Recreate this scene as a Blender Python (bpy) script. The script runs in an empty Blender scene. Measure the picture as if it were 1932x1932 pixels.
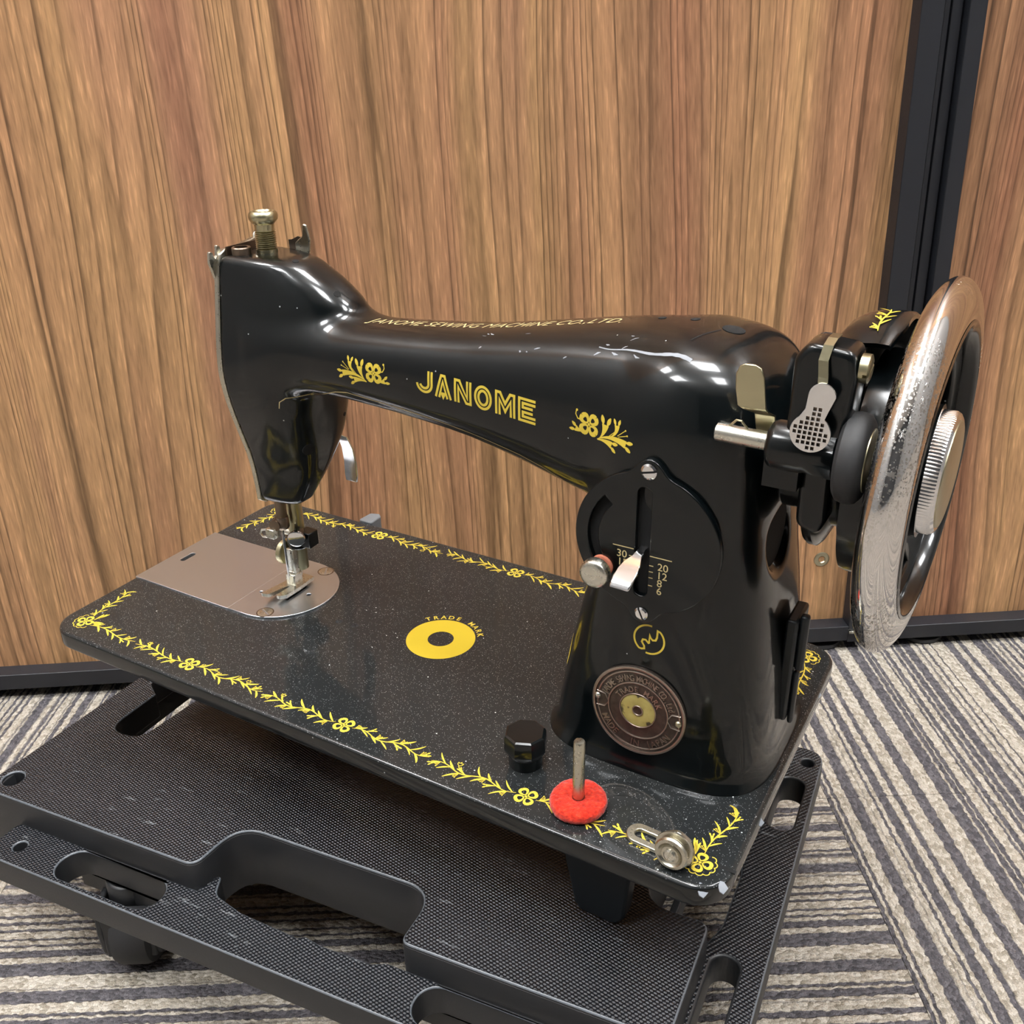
import bpy, bmesh, math, random
import numpy as np
from mathutils import Matrix, Vector

random.seed(7)
np.random.seed(7)
SC = bpy.context.scene
COL = SC.collection
PI = math.pi

# ------------------------------------------------------------------ camera
CAM_H = 0.4176
cam_d = bpy.data.cameras.new('camera')
cam = bpy.data.objects.new('camera', cam_d)
COL.objects.link(cam)
cam_d.sensor_width = 36.0
cam_d.sensor_fit = 'HORIZONTAL'
cam_d.lens = 1825.0 / 1932.0 * 36.0
cam_d.clip_start = 0.02
cam_d.clip_end = 30
cam.matrix_world = Matrix(((0.99925, 0.03871, 0.0, 0.0),
                           (-0.01531, 0.39528, -0.91843, 0.0),
                           (-0.03555, 0.91774, 0.39558, CAM_H),
                           (0, 0, 0, 1)))
SC.camera = cam

# ------------------------------------------------------------------ world, exposure
w = bpy.data.worlds.new('world')
SC.world = w
w.use_nodes = True
w.node_tree.nodes['Background'].inputs[0].default_value = (0.9, 0.95, 1.0, 1)
w.node_tree.nodes['Background'].inputs[1].default_value = 0.05
SC.view_settings.view_transform = 'Standard'
SC.view_settings.look = 'None'
SC.view_settings.gamma = 1.0
SC.view_settings.use_curve_mapping = False
SC.view_settings.exposure = 0.0
SC.cycles.use_denoising = True
SC.cycles.max_bounces = 5
SC.cycles.diffuse_bounces = 3
SC.cycles.glossy_bounces = 3
SC.cycles.transmission_bounces = 2
SC.cycles.caustics_reflective = False
SC.cycles.caustics_refractive = False
SC.cycles.use_adaptive_sampling = True
SC.cycles.adaptive_threshold = 0.08
SC.cycles.adaptive_min_samples = 16
SC.cycles.use_light_tree = False
SC.cycles.sample_clamp_indirect = 6.0
LAMP_E = 40.0


# ------------------------------------------------------------------ materials
def new_mat(name):
    m = bpy.data.materials.new(name)
    m.use_nodes = True
    nt = m.node_tree
    return m, nt, nt.nodes['Principled BSDF']


def setp(b, base=None, rough=None, metal=None, spec=None, coat=None, coat_rough=None):
    if base is not None: b.inputs['Base Color'].default_value = (*base, 1)
    if rough is not None: b.inputs['Roughness'].default_value = rough
    if metal is not None: b.inputs['Metallic'].default_value = metal
    if spec is not None: b.inputs['Specular IOR Level'].default_value = spec
    if coat is not None: b.inputs['Coat Weight'].default_value = coat
    if coat_rough is not None: b.inputs['Coat Roughness'].default_value = coat_rough


def node(nt, t, **kw):
    n = nt.nodes.new(t)
    for k, v in kw.items():
        if k.startswith('i_'):
            key = k[2:].replace('_', ' ')
            n.inputs[key].default_value = v
        else:
            setattr(n, k, v)
    return n


def link(nt, a, b):
    nt.links.new(a, b)


def mapping(nt, scale=(1, 1, 1), rot=(0, 0, 0), loc=(0, 0, 0)):
    tc = node(nt, 'ShaderNodeTexCoord')
    mp = node(nt, 'ShaderNodeMapping')
    mp.inputs['Scale'].default_value = scale
    mp.inputs['Rotation'].default_value = rot
    mp.inputs['Location'].default_value = loc
    link(nt, tc.outputs['Object'], mp.inputs['Vector'])
    return mp.outputs['Vector']


def ramp(nt, fac, stops, interp='LINEAR'):
    r = node(nt, 'ShaderNodeValToRGB')
    r.color_ramp.interpolation = interp
    e = r.color_ramp.elements
    while len(e) > 1: e.remove(e[0])
    e[0].position = stops[0][0]
    e[0].color = (*stops[0][1], 1) if isinstance(stops[0][1], tuple) else (stops[0][1],) * 3 + (1,)
    for p, c in stops[1:]:
        x = e.new(p)
        x.color = (*c, 1) if isinstance(c, tuple) else (c, c, c, 1)
    link(nt, fac, r.inputs['Fac'])
    return r.outputs['Color']


def mixc(nt, fac, a, b, mode='MIX'):
    n = node(nt, 'ShaderNodeMix', data_type='RGBA', blend_type=mode)
    for s, v in ((n.inputs[0], fac), (n.inputs[6], a), (n.inputs[7], b)):
        if hasattr(v, 'is_linked') or hasattr(v, 'links'):
            link(nt, v, s)
        elif isinstance(v, (int, float)):
            s.default_value = v
        else:
            s.default_value = (*v, 1)
    return n.outputs[2]


def math_(nt, op, a, b=None):
    n = node(nt, 'ShaderNodeMath', operation=op)
    for s, v in ((n.inputs[0], a), (n.inputs[1], b)):
        if v is None: continue
        if isinstance(v, (int, float)): s.default_value = v
        else: link(nt, v, s)
    return n.outputs[0]


def bump(nt, h, strength, dist, b):
    n = node(nt, 'ShaderNodeBump')
    n.inputs['Strength'].default_value = strength
    n.inputs['Distance'].default_value = dist
    link(nt, h, n.inputs['Height'])
    link(nt, n.outputs['Normal'], b.inputs['Normal'])


def plain(name, base, rough=0.5, metal=0.0, **kw):
    m, nt, b = new_mat(name)
    setp(b, base, rough, metal, **kw)
    # faint procedural variation so that no surface is perfectly flat
    n = node(nt, 'ShaderNodeTexNoise')
    n.inputs['Scale'].default_value = 900.0
    n.inputs['Detail'].default_value = 1.0
    link(nt, mapping(nt), n.inputs['Vector'])
    r = node(nt, 'ShaderNodeMapRange')
    r.inputs['To Min'].default_value = max(0.02, rough - 0.04)
    r.inputs['To Max'].default_value = min(1, rough + 0.06)
    link(nt, n.outputs['Fac'], r.inputs['Value'])
    link(nt, r.outputs['Result'], b.inputs['Roughness'])
    return m


def specks(nt, scale, thr, keep, seed=0.0):
    """tiny dust grains: 1 inside a grain, else 0"""
    v = node(nt, 'ShaderNodeTexVoronoi')
    v.inputs['Scale'].default_value = scale
    link(nt, mapping(nt, loc=(seed, seed * .7, seed * .3)), v.inputs['Vector'])
    a = math_(nt, 'LESS_THAN', v.outputs['Distance'], thr)
    sep = node(nt, 'ShaderNodeSeparateColor')
    link(nt, v.outputs['Color'], sep.inputs[0])
    b = math_(nt, 'GREATER_THAN', sep.outputs[0], 1 - keep)
    return math_(nt, 'MULTIPLY', a, b)


def black_paint(name, dust=0.0, rough=0.07, base=(0.0016, 0.0028, 0.0032), haze=0.12):
    m, nt, b = new_mat(name)
    if rough < .2:
        setp(b, base, 0.30, 0.0, spec=haze, coat=1.0, coat_rough=rough)
        b.inputs['Coat IOR'].default_value = 1.40
    else:
        setp(b, base, rough, 0.0, spec=0.5)
    n = node(nt, 'ShaderNodeTexNoise')
    n.inputs['Scale'].default_value = 45.0
    n.inputs['Detail'].default_value = 6.0
    link(nt, mapping(nt), n.inputs['Vector'])
    r = node(nt, 'ShaderNodeMapRange')
    r.inputs['From Min'].default_value = 0.35
    r.inputs['From Max'].default_value = 0.75
    r.inputs['To Min'].default_value = rough
    r.inputs['To Max'].default_value = rough + 0.06
    link(nt, n.outputs['Fac'], r.inputs['Value'])
    link(nt, r.outputs['Result'], b.inputs['Coat Roughness' if rough < .2 else 'Roughness'])
    if 0 < dust < .5:
        s2 = specks(nt, 330.0, 0.12, 0.25 * dust, 4.1)
        link(nt, mixc(nt, s2, base, (0.5, 0.53, 0.53)), b.inputs['Base Color'])
    elif dust > 0:
        s1 = specks(nt, 820.0, 0.15, 0.24 * dust, 1.3)
        s2 = specks(nt, 330.0, 0.11, 0.07 * dust, 4.1)
        s3 = specks(nt, 1500.0, 0.24, 0.40 * dust, 7.7)
        s = math_(nt, 'MAXIMUM', math_(nt, 'MULTIPLY', s1, 0.5), s2)
        s = math_(nt, 'MAXIMUM', s, math_(nt, 'MULTIPLY', s3, 0.3))
        col = mixc(nt, s, base, (0.62, 0.66, 0.66))
        film = mixc(nt, 0.026 * dust, col, (0.5, 0.52, 0.53))
        link(nt, film, b.inputs['Base Color'])
    return m


def wood_mat():
    m, nt, b = new_mat('cherry_wood_laminate')
    tc = node(nt, 'ShaderNodeTexCoord')
    # slow sideways wander of the grain
    wn = node(nt, 'ShaderNodeTexNoise')
    wn.inputs['Scale'].default_value = 1.0
    wn.inputs['Detail'].default_value = 2.0
    mp0 = node(nt, 'ShaderNodeMapping')
    mp0.inputs['Scale'].default_value = (4.5, 1.0, 1.3)
    link(nt, tc.outputs['Object'], mp0.inputs['Vector'])
    link(nt, mp0.outputs['Vector'], wn.inputs['Vector'])
    sep = node(nt, 'ShaderNodeSeparateXYZ')
    link(nt, tc.outputs['Object'], sep.inputs[0])
    off = math_(nt, 'MULTIPLY', math_(nt, 'SUBTRACT', wn.outputs['Fac'], 0.5), 0.060)
    x = math_(nt, 'ADD', sep.outputs[0], off)
    comb = node(nt, 'ShaderNodeCombineXYZ')
    link(nt, x, comb.inputs[0])
    comb_x = x
    link(nt, sep.outputs[2], comb.inputs[2])

    def tex(sx, sz, detail, rough=0.55, loc=0.0):
        mp = node(nt, 'ShaderNodeMapping')
        mp.inputs['Scale'].default_value = (sx, 1, sz)
        mp.inputs['Location'].default_value = (loc, loc * .3, 0)
        link(nt, comb.outputs[0], mp.inputs['Vector'])
        n = node(nt, 'ShaderNodeTexNoise')
        n.inputs['Scale'].default_value = 1.0
        n.inputs['Detail'].default_value = detail
        n.inputs['Roughness'].default_value = rough
        link(nt, mp.outputs['Vector'], n.inputs['Vector'])
        return n.outputs['Fac']
    broad = tex(13, 0.7, 2.0, loc=3.1)
    mid = tex(70, 0.8, 2.0, loc=9.2)
    lines = tex(24, 0.25, 1.0, loc=1.7)
    lines2 = tex(60, 0.9, 2.0, loc=6.3)
    fine = tex(640, 48, 2.0, 0.6, loc=5.5)
    base = ramp(nt, broad, [(0.28, (0.262, 0.115, 0.064)), (0.42, (0.350, 0.180, 0.094)),
                            (0.55, (0.445, 0.250, 0.117)), (0.66, (0.372, 0.190, 0.106)), (0.78, (0.275, 0.125, 0.074))])
    midc = ramp(nt, mid, [(0.30, 0.80), (0.5, 1.0), (0.7, 1.14)])
    c1 = mixc(nt, 1.0, base, midc, 'MULTIPLY')
    # growth rings: sharp dark edge fading out to one side, unevenly spaced
    ph = math_(nt, 'ADD', math_(nt, 'MULTIPLY', comb_x, 104.0), math_(nt, 'MULTIPLY', lines, 17.0))
    saw = math_(nt, 'FRACT', ph)
    dark = ramp(nt, saw, [(0.0, 0.9), (0.03, 0.34), (0.12, 0.50), (0.26, 0.88), (0.65, 1.07), (0.97, 1.05), (1.0, 0.9)])
    amt = ramp(nt, lines2, [(0.34, 0.30), (0.58, 1.0)])
    c2 = mixc(nt, amt, c1, mixc(nt, 1.0, c1, dark, 'MULTIPLY'))
    fc = ramp(nt, fine, [(0.30, 0.74), (0.48, 0.98), (0.58, 1.04), (0.74, 1.45)])
    c3 = mixc(nt, 1.0, c2, fc, 'MULTIPLY')
    link(nt, c3, b.inputs['Base Color'])
    setp(b, rough=0.42, spec=0.35)
    return m


def carpet_mat():
    m, nt, b = new_mat('striped_loop_carpet')
    tc = node(nt, 'ShaderNodeTexCoord')
    sep = node(nt, 'ShaderNodeSeparateXYZ')
    link(nt, tc.outputs['Object'], sep.inputs[0])
    wob = node(nt, 'ShaderNodeTexNoise')
    wob.inputs['Scale'].default_value = 210.0
    wob.inputs['Detail'].default_value = 2.0
    link(nt, tc.outputs['Object'], wob.inputs['Vector'])
    x = math_(nt, 'ADD', sep.outputs[0], math_(nt, 'MULTIPLY', math_(nt, 'SUBTRACT', wob.outputs['Fac'], 0.5), 0.0034))
    st = node(nt, 'ShaderNodeTexNoise', noise_dimensions='1D')
    st.inputs['Scale'].default_value = 118.0
    st.inputs['Detail'].default_value = 1.5
    st.inputs['Roughness'].default_value = 0.7
    link(nt, x, st.inputs['W'])
    stripe = ramp(nt, st.outputs['Fac'], [(0.0, 0.0), (0.475, 0.0), (0.505, 1.0), (1.0, 1.0)])
    loops = node(nt, 'ShaderNodeTexVoronoi')
    loops.inputs['Scale'].default_value = 430.0
    mpl = node(nt, 'ShaderNodeMapping')
    mpl.inputs['Scale'].default_value = (1.25, 0.8, 1.0)
    link(nt, tc.outputs['Object'], mpl.inputs['Vector'])
    link(nt, mpl.outputs['Vector'], loops.inputs['Vector'])
    sepc = node(nt, 'ShaderNodeSeparateColor')
    link(nt, loops.outputs['Color'], sepc.inputs[0])
    light = ramp(nt, sepc.outputs[0], [(0.0, (0.30, 0.265, 0.21)), (0.5, (0.44, 0.395, 0.33)), (1.0, (0.57, 0.52, 0.45))])
    dark = ramp(nt, sepc.outputs[1], [(0.0, (0.070, 0.066, 0.072)), (1.0, (0.145, 0.135, 0.145))])
    col = mixc(nt, stripe, dark, light)
    fuzz = node(nt, 'ShaderNodeTexNoise')
    fuzz.inputs['Scale'].default_value = 1400.0
    fuzz.inputs['Detail'].default_value = 3.0
    link(nt, tc.outputs['Object'], fuzz.inputs['Vector'])
    col = mixc(nt, 1.0, col, ramp(nt, fuzz.outputs['Fac'], [(0.3, 0.72), (0.7, 1.25)]), 'MULTIPLY')
    link(nt, col, b.inputs['Base Color'])
    setp(b, rough=0.95, spec=0.1)
    dome = math_(nt, 'SUBTRACT', 1.0, loops.outputs['Distance'])
    h = math_(nt, 'ADD', dome, math_(nt, 'MULTIPLY', fuzz.outputs['Fac'], 0.5))
    h = math_(nt, 'ADD', h, math_(nt, 'MULTIPLY', stripe, 0.5))
    bump(nt, h, 0.9, 0.0022, b)
    return m


def plastic_weave():
    m, nt, b = new_mat('woven_texture_black_plastic')
    tc = node(nt, 'ShaderNodeTexCoord')
    sep = node(nt, 'ShaderNodeSeparateXYZ')
    link(nt, tc.outputs['Object'], sep.inputs[0])
    k = 2 * PI / 0.0030
    a = math_(nt, 'SINE', math_(nt, 'MULTIPLY', math_(nt, 'ADD', sep.outputs[0], math_(nt, 'MULTIPLY', sep.outputs[1], 0.55)), k))
    c = math_(nt, 'SINE', math_(nt, 'MULTIPLY', math_(nt, 'SUBTRACT', sep.outputs[1], math_(nt, 'MULTIPLY', sep.outputs[0], 0.25)), k * 1.5))
    h = math_(nt, 'MULTIPLY', a, c)
    sc = node(nt, 'ShaderNodeTexNoise')
    sc.inputs['Scale'].default_value = 1.0
    sc.inputs['Detail'].default_value = 5.0
    mp = node(nt, 'ShaderNodeMapping')
    mp.inputs['Scale'].default_value = (60, 500, 60)
    mp.inputs['Rotation'].default_value = (0, 0, 0.35)
    link(nt, tc.outputs['Object'], mp.inputs['Vector'])
    link(nt, mp.outputs['Vector'], sc.inputs['Vector'])
    big = node(nt, 'ShaderNodeTexNoise')
    big.inputs['Scale'].default_value = 26.0
    big.inputs['Detail'].default_value = 4.0
    link(nt, tc.outputs['Object'], big.inputs['Vector'])
    scr = math_(nt, 'MULTIPLY', math_(nt, 'GREATER_THAN', sc.outputs['Fac'], 0.66), math_(nt, 'GREATER_THAN', big.outputs['Fac'], 0.52))
    wv = ramp(nt, h, [(0.2, (0.0075, 0.0085, 0.011)), (0.9, (0.021, 0.024, 0.030))])
    col = mixc(nt, math_(nt, 'MULTIPLY', scr, 0.6), wv, (0.13, 0.14, 0.15))
    setp(b, spec=0.45)
    link(nt, col, b.inputs['Base Color'])
    rr = node(nt, 'ShaderNodeMapRange')
    rr.inputs['To Min'].default_value = 0.24
    rr.inputs['To Max'].default_value = 0.42
    link(nt, big.outputs['Fac'], rr.inputs['Value'])
    link(nt, rr.outputs['Result'], b.inputs['Roughness'])
    bump(nt, h, 0.8, 0.0004, b)
    return m


def pitted_chrome():
    m, nt, b = new_mat('pitted_chrome')
    v = node(nt, 'ShaderNodeTexNoise')
    v.inputs['Scale'].default_value = 300.0
    v.inputs['Detail'].default_value = 6.0
    v.inputs['Roughness'].default_value = 0.65
    link(nt, mapping(nt), v.inputs['Vector'])
    g = node(nt, 'ShaderNodeTexNoise')
    g.inputs['Scale'].default_value = 22.0
    g.inputs['Detail'].default_value = 2.0
    link(nt, mapping(nt, loc=(3, 1, 2)), g.inputs['Vector'])
    area = ramp(nt, g.outputs['Fac'], [(0.38, 0.0), (0.58, 1.0)])
    pit = math_(nt, 'MAXIMUM', specks(nt, 700.0, 0.34, 0.5, 2.2), specks(nt, 1300.0, 0.36, 0.5, 5.1))
    pit = math_(nt, 'MAXIMUM', pit, math_(nt, 'GREATER_THAN', v.outputs['Fac'], 0.60))
    p = mixc(nt, 1.0, area, pit, 'MULTIPLY')
    col = mixc(nt, p, (0.80, 0.79, 0.78), (0.42, 0.40, 0.37))
    link(nt, col, b.inputs['Base Color'])
    setp(b, metal=1.0)
    r = node(nt, 'ShaderNodeMapRange')
    r.inputs['To Min'].default_value = 0.07
    r.inputs['To Max'].default_value = 0.42
    link(nt, p, r.inputs['Value'])
    link(nt, r.outputs['Result'], b.inputs['Roughness'])
    bump(nt, p, 0.35, 0.0002, b)
    return m


def brushed(name, base, rough, scale=(60, 900, 900)):
    m, nt, b = new_mat(name)
    setp(b, base, rough, 1.0)
    n = node(nt, 'ShaderNodeTexNoise')
    n.inputs['Scale'].default_value = 1.0
    n.inputs['Detail'].default_value = 3.0
    link(nt, mapping(nt, scale), n.inputs['Vector'])
    r = node(nt, 'ShaderNodeMapRange')
    r.inputs['To Min'].default_value = max(0.03, rough - 0.03)
    r.inputs['To Max'].default_value = rough + 0.05
    link(nt, n.outputs['Fac'], r.inputs['Value'])
    link(nt, r.outputs['Result'], b.inputs['Roughness'])
    return m


def felt_mat():
    m, nt, b = new_mat('red_felt')
    n = node(nt, 'ShaderNodeTexNoise')
    n.inputs['Scale'].default_value = 700.0
    n.inputs['Detail'].default_value = 6.0
    link(nt, mapping(nt), n.inputs['Vector'])
    c = ramp(nt, n.outputs['Fac'], [(0.3, (0.33, 0.014, 0.007)), (0.55, (0.53, 0.028, 0.012)), (0.75, (0.64, 0.06, 0.025))])
    s = specks(nt, 420.0, 0.10, 0.12, 2.0)
    link(nt, mixc(nt, s, c, (0.75, 0.6, 0.55)), b.inputs['Base Color'])
    setp(b, rough=0.95, spec=0.1)
    b.inputs['Sheen Weight'].default_value = 0.3
    bump(nt, n.outputs['Fac'], 0.7, 0.001, b)
    return m


def badge_mat():
    m, nt, b = new_mat('aged_bronze_badge')
    n = node(nt, 'ShaderNodeTexNoise')
    n.inputs['Scale'].default_value = 350.0
    n.inputs['Detail'].default_value = 4.0
    link(nt, mapping(nt), n.inputs['Vector'])
    c = ramp(nt, n.outputs['Fac'], [(0.3, (0.062, 0.048, 0.040)), (0.7, (0.11, 0.088, 0.074))])
    link(nt, c, b.inputs['Base Color'])
    setp(b, rough=0.40, metal=0.75)
    return m


def worn_gold():
    m, nt, b = new_mat('worn_gold_enamel')
    n = node(nt, 'ShaderNodeTexNoise')
    n.inputs['Scale'].default_value = 190.0
    n.inputs['Detail'].default_value = 5.0
    link(nt, mapping(nt), n.inputs['Vector'])
    c = ramp(nt, n.outputs['Fac'], [(0.36, (0.05, 0.042, 0.02)), (0.42, (0.36, 0.29, 0.085)), (0.7, (0.43, 0.36, 0.12))])
    link(nt, c, b.inputs['Base Color'])
    setp(b, rough=0.45)
    return m


MAT = dict(
    paint=black_paint('gloss_black_enamel', dust=0.07, rough=0.06),
    bedpaint=black_paint('dusty_black_enamel', dust=1.0, rough=0.05),
    black=black_paint('black_enamel_small_parts', dust=0.0, rough=0.12),
    satin=black_paint('satin_black_casting', dust=0.0, rough=0.38, base=(0.012, 0.015, 0.018)),
    hole=plain('dark_hole', (0.002, 0.002, 0.002), 0.9),
    gold=plain('gold_transfer', (0.66, 0.50, 0.055), 0.38),
    goldring=plain('deep_gold_transfer', (0.58, 0.42, 0.028), 0.40),
    palegold=plain('pale_gold_print', (0.62, 0.50, 0.24), 0.42),
    chrome=pitted_chrome(),
    polished=brushed('polished_chrome', (0.82, 0.82, 0.83), 0.10),
    plate=brushed('brushed_steel_plate', (0.70, 0.73, 0.78), 0.30),
    nickel=brushed('worn_nickel', (0.68, 0.66, 0.58), 0.27, (500, 500, 500)),
    oldnickel=brushed('yellowed_nickel', (0.50, 0.46, 0.30), 0.30, (500, 500, 500)),
    brownmetal=brushed('tarnished_steel', (0.22, 0.17, 0.13), 0.35, (400, 400, 400)),
    greypaint=plain('grey_underpaint', (0.13, 0.135, 0.14), 0.55),
    chip=plain('bare_metal_chip', (0.25, 0.27, 0.30), 0.5),
    rubber=plain('black_rubber', (0.022, 0.022, 0.023), 0.62),
    facemetal=plain('satin_face_plate_metal', (0.56, 0.53, 0.44), 0.28, 1.0),
    edgehighlight=plain('plastic_edge_highlight', (0.095, 0.105, 0.118), 0.30),  # lamp highlight along the dolly's bevelled edges, painted in as lighter grey
    felt=felt_mat(),
    orange=plain('orange_fibre_washer', (0.45, 0.14, 0.08), 0.7),
    badge=badge_mat(),
    badgegold=worn_gold(),
    badgelight=brushed('rubbed_bronze', (0.40, 0.34, 0.29), 0.34, (400, 400, 400)),
    wood=wood_mat(),
    frame=plain('black_aluminium_frame', (0.013, 0.014, 0.018), 0.42),
    carpet=carpet_mat(),
    weave=plastic_weave(),
    plasticside=plain('smooth_black_plastic', (0.016, 0.0165, 0.018), 0.42),
    roomwall=plain('grey_room_wall', (0.26, 0.255, 0.25), 0.9),
    darkwall=plain('dim_far_wall', (0.035, 0.036, 0.038), 0.9),
    ceiling=plain('white_ceiling', (0.80, 0.80, 0.79), 0.9),
    cap=brushed('greenish_brass_cap', (0.52, 0.48, 0.34), 0.35, (300, 300, 300)),
    subfloor=plain('grey_subfloor', (0.2, 0.2, 0.2), 0.9),
)
lm, lnt, lb = new_mat('lamp_diffuser')
setp(lb, (0.9, 0.9, 0.9), 0.5)
lb.inputs['Emission Color'].default_value = (0.97, 0.99, 1.0, 1)
lb.inputs['Emission Strength'].default_value = LAMP_E
MAT['lamp'] = lm


# ------------------------------------------------------------------ mesh building
def vadd(a, b): return (a[0] + b[0], a[1] + b[1], a[2] + b[2])


class G:
    """collects geometry in millimetres"""
    def __init__(s): s.v = []; s.f = []

    def add(s, verts, faces):
        o = len(s.v)
        s.v += [tuple(float(c) for c in p) for p in verts]
        s.f += [tuple(i + o for i in f) for f in faces]
        return s

    def box(s, x0, x1, y0, y1, z0, z1):
        v = [(x, y, z) for x in (x0, x1) for y in (y0, y1) for z in (z0, z1)]
        return s.add(v, [(0, 1, 3, 2), (4, 6, 7, 5), (0, 4, 5, 1), (2, 3, 7, 6), (0, 2, 6, 4), (1, 5, 7, 3)])

    def lathe(s, o, axis, prof, n=40, mod=None):
        """prof: (radius, height along axis); mod(i, k) scales ring i at segment k"""
        a = Vector(axis).normalized()
        t = Vector((0, 0, 1)) if abs(a.z) < .9 else Vector((1, 0, 0))
        u = a.cross(t).normalized()
        w = a.cross(u)
        o = Vector(o)
        vs, fs = [], []
        for i, (r, h) in enumerate(prof):
            for k in range(n):
                th = 2 * PI * k / n
                rr = r * (mod(i, k) if mod else 1)
                p = o + a * h + (u * math.cos(th) + w * math.sin(th)) * rr
                vs.append(tuple(p))
        for i in range(len(prof) - 1):
            for k in range(n):
                k2 = (k + 1) % n
                fs.append((i * n + k, i * n + k2, (i + 1) * n + k2, (i + 1) * n + k))
        fs.append(tuple(range(n))[::-1])
        fs.append(tuple((len(prof) - 1) * n + k for k in range(n)))
        return s.add(vs, fs)

    def cyl(s, o, axis, r, h, n=32, ch=0.3):
        return s.lathe(o, axis, [(r - ch, 0), (r, ch), (r, h - ch), (r - ch, h)], n)

    def tube(s, pts, r, n=10):
        P = [Vector(p) for p in pts]
        rs = r if isinstance(r, (list, tuple)) else [r] * len(P)
        vs, fs = [], []
        up = None
        for i, p in enumerate(P):
            d = (P[min(i + 1, len(P) - 1)] - P[max(i - 1, 0)]).normalized()
            if up is None:
                up = d.cross(Vector((0.31, 0.22, 0.93))).normalized()
            up = (up - d * up.dot(d)).normalized()
            sd = d.cross(up)
            for k in range(n):
                th = 2 * PI * k / n
                vs.append(tuple(p + (up * math.cos(th) + sd * math.sin(th)) * rs[i]))
        for i in range(len(P) - 1):
            for k in range(n):
                k2 = (k + 1) % n
                fs.append((i * n + k, i * n + k2, (i + 1) * n + k2, (i + 1) * n + k))
        fs.append(tuple(range(n))[::-1])
        fs.append(tuple((len(P) - 1) * n + k for k in range(n)))
        return s.add(vs, fs)

    def prism(s, poly, fn, h0, h1):
        """poly: 2D outline (ccw); fn(u, v, h) -> xyz"""
        n = len(poly)
        vs = [fn(u, v, h0) for u, v in poly] + [fn(u, v, h1) for u, v in poly]
        fs = [tuple(range(n))[::-1], tuple(range(n, 2 * n))]
        fs += [(i, (i + 1) % n, n + (i + 1) % n, n + i) for i in range(n)]
        return s.add(vs, fs)

    def strip(s, pts, wid, fn):
        """flat ribbon through 2D pts with (varying) width, mapped by fn(u, v)"""
        L, R = [], []
        n = len(pts)
        ws = wid if isinstance(wid, (list, tuple)) else [wid] * n
        for i in range(n):
            a, b = pts[max(i - 1, 0)], pts[min(i + 1, n - 1)]
            p = pts[i]
            d1 = (p[0] - a[0], p[1] - a[1]); d2 = (b[0] - p[0], b[1] - p[1])
            def nz(d):
                l = math.hypot(*d)
                return (d[0] / l, d[1] / l) if l > 1e-9 else None
            d1, d2 = nz(d1), nz(d2)
            d1 = d1 or d2; d2 = d2 or d1
            n1 = (-d1[1], d1[0]); n2 = (-d2[1], d2[0])
            m = (n1[0] + n2[0], n1[1] + n2[1])
            l = math.hypot(*m) or 1
            m = (m[0] / l, m[1] / l)
            k = 1 / max(0.45, m[0] * n1[0] + m[1] * n1[1])
            h = ws[i] / 2 * k
            L.append((p[0] + m[0] * h, p[1] + m[1] * h)); R.append((p[0] - m[0] * h, p[1] - m[1] * h))
        vs = [fn(*q) for q in L] + [fn(*q) for q in R]
        return s.add(vs, [(i + n, i + 1 + n, i + 1, i) for i in range(n - 1)])


def fill2d(loops, half=0.0, bevel=0.0, res=2, grow=0.0):
    """fill closed 2D loops (holes by even-odd), optionally extruded +-half with rounded edges"""
    cu = bpy.data.curves.new('tmp', 'CURVE')
    cu.dimensions = '2D'
    cu.fill_mode = 'BOTH'
    for L in loops:
        sp = cu.splines.new('POLY')
        sp.points.add(len(L) - 1)
        for q, p in zip(sp.points, L): q.co = (p[0], p[1], 0, 1)
        sp.use_cyclic_u = True
    cu.extrude = max(0.0, half - bevel)
    cu.bevel_depth = bevel
    cu.bevel_resolution = res
    cu.offset = grow - bevel
    return curve_mesh(cu)


def curve_mesh(cu):
    o = bpy.data.objects.new('tmp', cu)
    COL.objects.link(o)
    dg = bpy.context.evaluated_depsgraph_get()
    me = bpy.data.meshes.new_from_object(o.evaluated_get(dg))
    v = [tuple(x.co) for x in me.vertices]
    f = [tuple(p.vertices) for p in me.polygons]
    bpy.data.objects.remove(o)
    bpy.data.curves.remove(cu)
    bpy.data.meshes.remove(me)
    return v, f


def text2d(s, size, half=0.0, shear=0.0, align='CENTER', spacing=1.0, bold=0.0):
    cu = bpy.data.curves.new('tmp', 'FONT')
    cu.body = s
    cu.size = size
    cu.shear = shear
    cu.align_x = align
    cu.space_character = spacing
    cu.extrude = half
    cu.offset = bold
    cu.fill_mode = 'BOTH'
    cu.resolution_u = 4
    return curve_mesh(cu)


def subdiv(v, f, maxlen):
    bm = bmesh.new()
    vs = [bm.verts.new(p) for p in v]
    for q in f:
        try: bm.faces.new([vs[i] for i in q])
        except ValueError: pass
    bmesh.ops.remove_doubles(bm, verts=bm.verts, dist=1e-4)
    for _ in range(4):
        e = [x for x in bm.edges if x.calc_length() > maxlen]
        if not e: break
        bmesh.ops.subdivide_edges(bm, edges=e, cuts=1, use_grid_fill=False)
        bmesh.ops.triangulate(bm, faces=[x for x in bm.faces if len(x.verts) > 4])
    bm.verts.index_update()
    r = [tuple(x.co) for x in bm.verts], [tuple(y.index for y in x.verts) for x in bm.faces]
    bm.free()
    return r


def rrect(x0, x1, y0, y1, r, n=8):
    out = []
    for cx, cy, a0 in ((x1 - r, y0 + r, -PI / 2), (x1 - r, y1 - r, 0), (x0 + r, y1 - r, PI / 2), (x0 + r, y0 + r, PI)):
        for k in range(n + 1):
            a = a0 + PI / 2 * k / n
            out.append((cx + r * math.cos(a), cy + r * math.sin(a)))
    return out


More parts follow.
